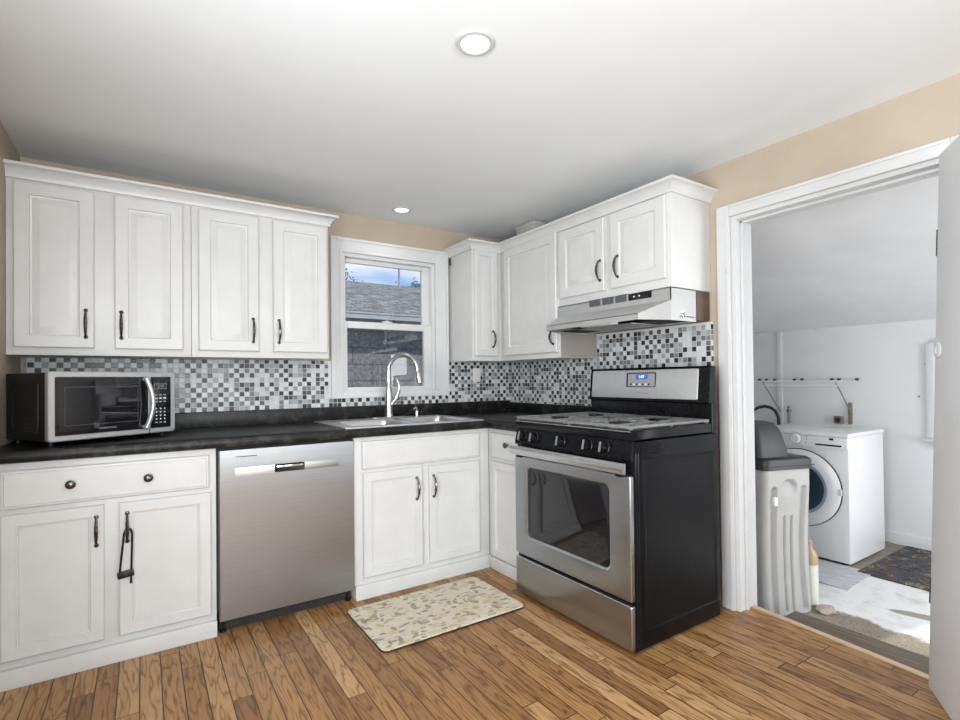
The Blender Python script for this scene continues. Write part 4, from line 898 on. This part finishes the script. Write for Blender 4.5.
bm = BM(); rings(bm, [rl(-.006, wS + .006, -.008, dS + .006, hS + .0005, .03), rl(-.007, wS + .007, -.009, dS + .007, hS + .04, .03), rl(-.004, wS + .004, -.006, dS + .004, hS + .052, .03), rl(.006, wS - .006, .006, dS - .006, hS + .060, .03)], True, True); ld = obj('lid', bm, 'lid', r)
bm = BM(); rings(bm, [rl(-.005, .205, .035, dS, hS + .058, .03), rl(-.004, .198, .045, dS, hS + .115, .03), rl(-.002, .185, .060, dS - .002, hS + .19, .035), rl(.0, .170, .085, dS - .006, hS + .232, .04), rl(.02, .14, .115, dS - .03, hS + .242, .04)], True, True); dm = obj('valve_cover', bm, 'lid', r)
bm = BM(); box(bm, -.0075, wS + .0075, -.0098, -.004, hS + .018, hS + .022); obj('lid_seam', bm, 'blackmat', ld)
r.location = (.300, -1.742, LF + .001); r.rotation_euler = (0, 0, math.radians(-18))

r = empty('bottle', (.67, -1.80, LF), 'tan-topped white bottle standing on the laundry floor beside the grey tank', 'bottle')
bx, by = .672, -1.775
bm = BM(); lathe(bm, (bx, by, LF + .0005), (0, 0, 1), [(.036, 0), (.042, .006), (.042, .200), (.041, .215)], 24); obj('body', bm, 'bottle', r)
bm = BM(); lathe(bm, (bx, by, LF + .2155), (0, 0, 1), [(.041, 0), (.043, .03), (.036, .06), (.018, .085), (.014, .095)], 24); obj('shoulder', bm, 'amber', r)
bm = BM(); lathe(bm, (bx, by, LF + .311), (0, 0, 1), [(.016, 0), (.016, .025), (.008, .03), (.007, .06)], 16); obj('cap', bm, 'cream', r)
bm = BM(); bmesh.ops.create_icosphere(bm, subdivisions=3, radius=1.0)
for v in bm.verts:
    k = 1 + .16 * math.sin(5 * v.co.x + 2 * v.co.y) * math.cos(4 * v.co.y - 3 * v.co.z); v.co = Vector((v.co.x * .055 * k, v.co.y * .040 * k, max(v.co.z, -.55) * .018 * k + .0100))
tag(obj('cleaning_rag', bm, 'cream', base=None), 'crumpled pinkish rag on the laundry floor at the foot of the bottle', 'rag').location = (.63, -1.872, LF + .002)

bm = BM(); box(bm, -.21, .21, -.26, .26, 0.0005, .008, .003)
r = obj('floor_mat', bm, 'greymat', label='pale grey woven mat on the laundry floor before the washing machine', cat='mat'); r.location = (1.215, -1.555, LF); r.rotation_euler = (0, 0, .04)
bm = BM(); box(bm, -.42, .42, -.60, .60, .0005, .009, .003)
r = obj('area_rug', bm, 'darkrug', label='dark patterned rug with blue and rust design on the laundry floor', cat='rug'); r.location = (1.79, -2.335, LF); r.rotation_euler = (0, 0, 0)

# wire shelf on the far wall
r = empty('wire_shelf', (2.1, -1.0, 1.06), 'white wire shelf on two diagonal brackets across the far laundry wall', 'shelf')
bm = BM(); tube(bm, [(2.236, -1.47, 1.068), (2.236, -.32, 1.068)], .004, 6); tube(bm, [(1.945, -1.44, 1.060), (1.945, -.32, 1.060)], .0045, 6); tube(bm, [(1.943, -1.44, 1.028), (1.943, -.32, 1.028)], .0045, 6); tube(bm, [(2.09, -1.44, 1.059), (2.09, -.32, 1.059)], .003, 6); obj('rail', bm, 'shelfwire', r)
wires = BM()
for k in range(46):
    y = -1.435 + k * .0245; tube(wires, [(2.236, y, 1.064), (1.945, y, 1.064), (1.943, y, 1.028)], .0014, 4)
obj('wire_deck', wires, 'shelfwire', r)
for y in (-1.405, -.872):
    bm = tube(BM(), [(1.955, y, 1.052), (2.232, y, .800)], .0045, 6); obj('bracket', bm, 'bracket', r)
for y in (-.70, -.76, -.83, -.99, -1.05, -1.27, -1.32, -1.44):
    bm = BM(); box(bm, 2.222, 2.2395, y - .011, y + .011, 1.062, 1.082, .003); obj('wall_clip', bm, 'clip', r)

bm = BM(); box(bm, 2.218, 2.2395, -1.405, -1.381, .725, .892, .002)
obj('wood_block', bm, 'oldwood', base=(2.23, -1.39, .8), label='narrow tan wood strip on the laundry wall above the washing machine', cat='wood strip')
r = empty('junction_box', (2.22, -1.31, .75), 'small square electrical box on the laundry wall beside the wood strip', 'electrical box')
bm = BM(); box(bm, 2.206, 2.2395, -1.345, -1.287, .725, .785, .003); jb = obj('housing', bm, 'oldwood', r)
bm = BM(); lathe(bm, (2.2065, -1.316, .755), (-1, 0, 0), [(.020, 0), (.020, .004), (.014, .005), (.002, .0052)], 16); obj('socket', bm, 'dark', jb)
bm = tube(BM(), [(2.12, -.62, .70), (2.12, -.66, .765), (2.12, -.70, .808), (2.12, -.75, .836), (2.12, -.80, .846), (2.12, -.85, .836), (2.12, -.885, .808), (2.12, -.91, .76), (2.12, -.915, .60), (2.12, -.915, LF + .02)], .013, 10)
obj('drain_hose', bm, 'hose', base=(2.12, -.8, .6), label='black drain hose arching up from behind the washing machine', cat='hose')
r = empty('supply_pipe', (2.2, -.96, .7), 'short grey pipe with valve on the laundry wall behind the washing machine', 'pipe')
bm = tube(BM(), [(2.20, -.955, LF + .02), (2.20, -.955, .80)], .011, 10); obj('pipe', bm, 'bracket', r)
bm = BM(); lathe(bm, (2.20, -.955, .80), (0, 0, 1), [(.016, 0), (.016, .02), (.008, .024), (.008, .05)], 12); obj('valve', bm, 'pewter', r)

# ------------------------------------------------------------------ outside the window
bm = BM(); box(bm, -14, 16, .12, 26, -.6, -.5); struct('ground', bm, 'fence')
r = empty('neighbor_house', (2, 4, -.5), 'grey neighbouring house with shingled roof seen through the window', 'house')
bm = BM(); box(bm, -7, 9, 2.8, 7.4, -.5, 1.87); obj('wall', bm, 'siding', r)
bm = BM(); prism(bm, [(2.45, 1.885), (2.48, 1.905), (4.9, 2.715), (7.6, 1.90), (7.5, 1.86), (4.9, 2.67), (2.5, 1.87)], lambda a, b, d: (d, a, b), -7.4, 9.4); obj('roof', bm, 'shingle', r)
bm = BM(); box(bm, -7.4, 9.4, 2.44, 2.47, 1.81, 1.878); box(bm, -7.4, 9.4, 2.43, 2.44, 1.865, 1.885); box(bm, -7.4, 9.4, 2.47, 2.8, 1.81, 1.825); obj('fascia', bm, 'fascia', r)
bm = BM(); lathe(bm, (1.18, 4.6, 2.58), (0, 0, 1), [(.016, 0), (.016, .34), (.020, .35), (.020, .37)], 12); obj('vent_pipe', bm, 'fascia', r)
def tree(x, y, h, cr, label):
    r = empty('tree', (x, y, -.5), label, 'tree')
    bm = tube(BM(), [(x, y, -.5), (x + .1, y, h * .5), (x, y, h - .2)], [.16, .1, .03], 8); obj('trunk', bm, 'bark', r)
    bm = BM()
    for k in range(2200):
        a = random.gauss(0, .42); b = random.gauss(0, .42); c = random.gauss(0, .38); p = Vector((x + a * cr, y + b * cr, h - .25 + c * cr)); q = Matrix.Rotation(random.random() * 6, 3, Vector((random.random(), random.random(), random.random() + .01)).normalized())
        s_ = .045; vs_ = [bm.verts.new(p + q @ Vector(v_)) for v_ in ((-s_, 0, 0), (0, -s_ * .5, .02), (s_, 0, 0), (0, s_ * .5, .02))]; bm.faces.new(vs_)
    obj('crown', bm, 'leafg', r)
tree(2.15, 12.0, 4.35, .75, 'distant tree top rising over the roof at the corner of the window pane')
tree(5.55, 12.5, 4.10, .6, 'small tree top just above the roof ridge beside the vent pipe')
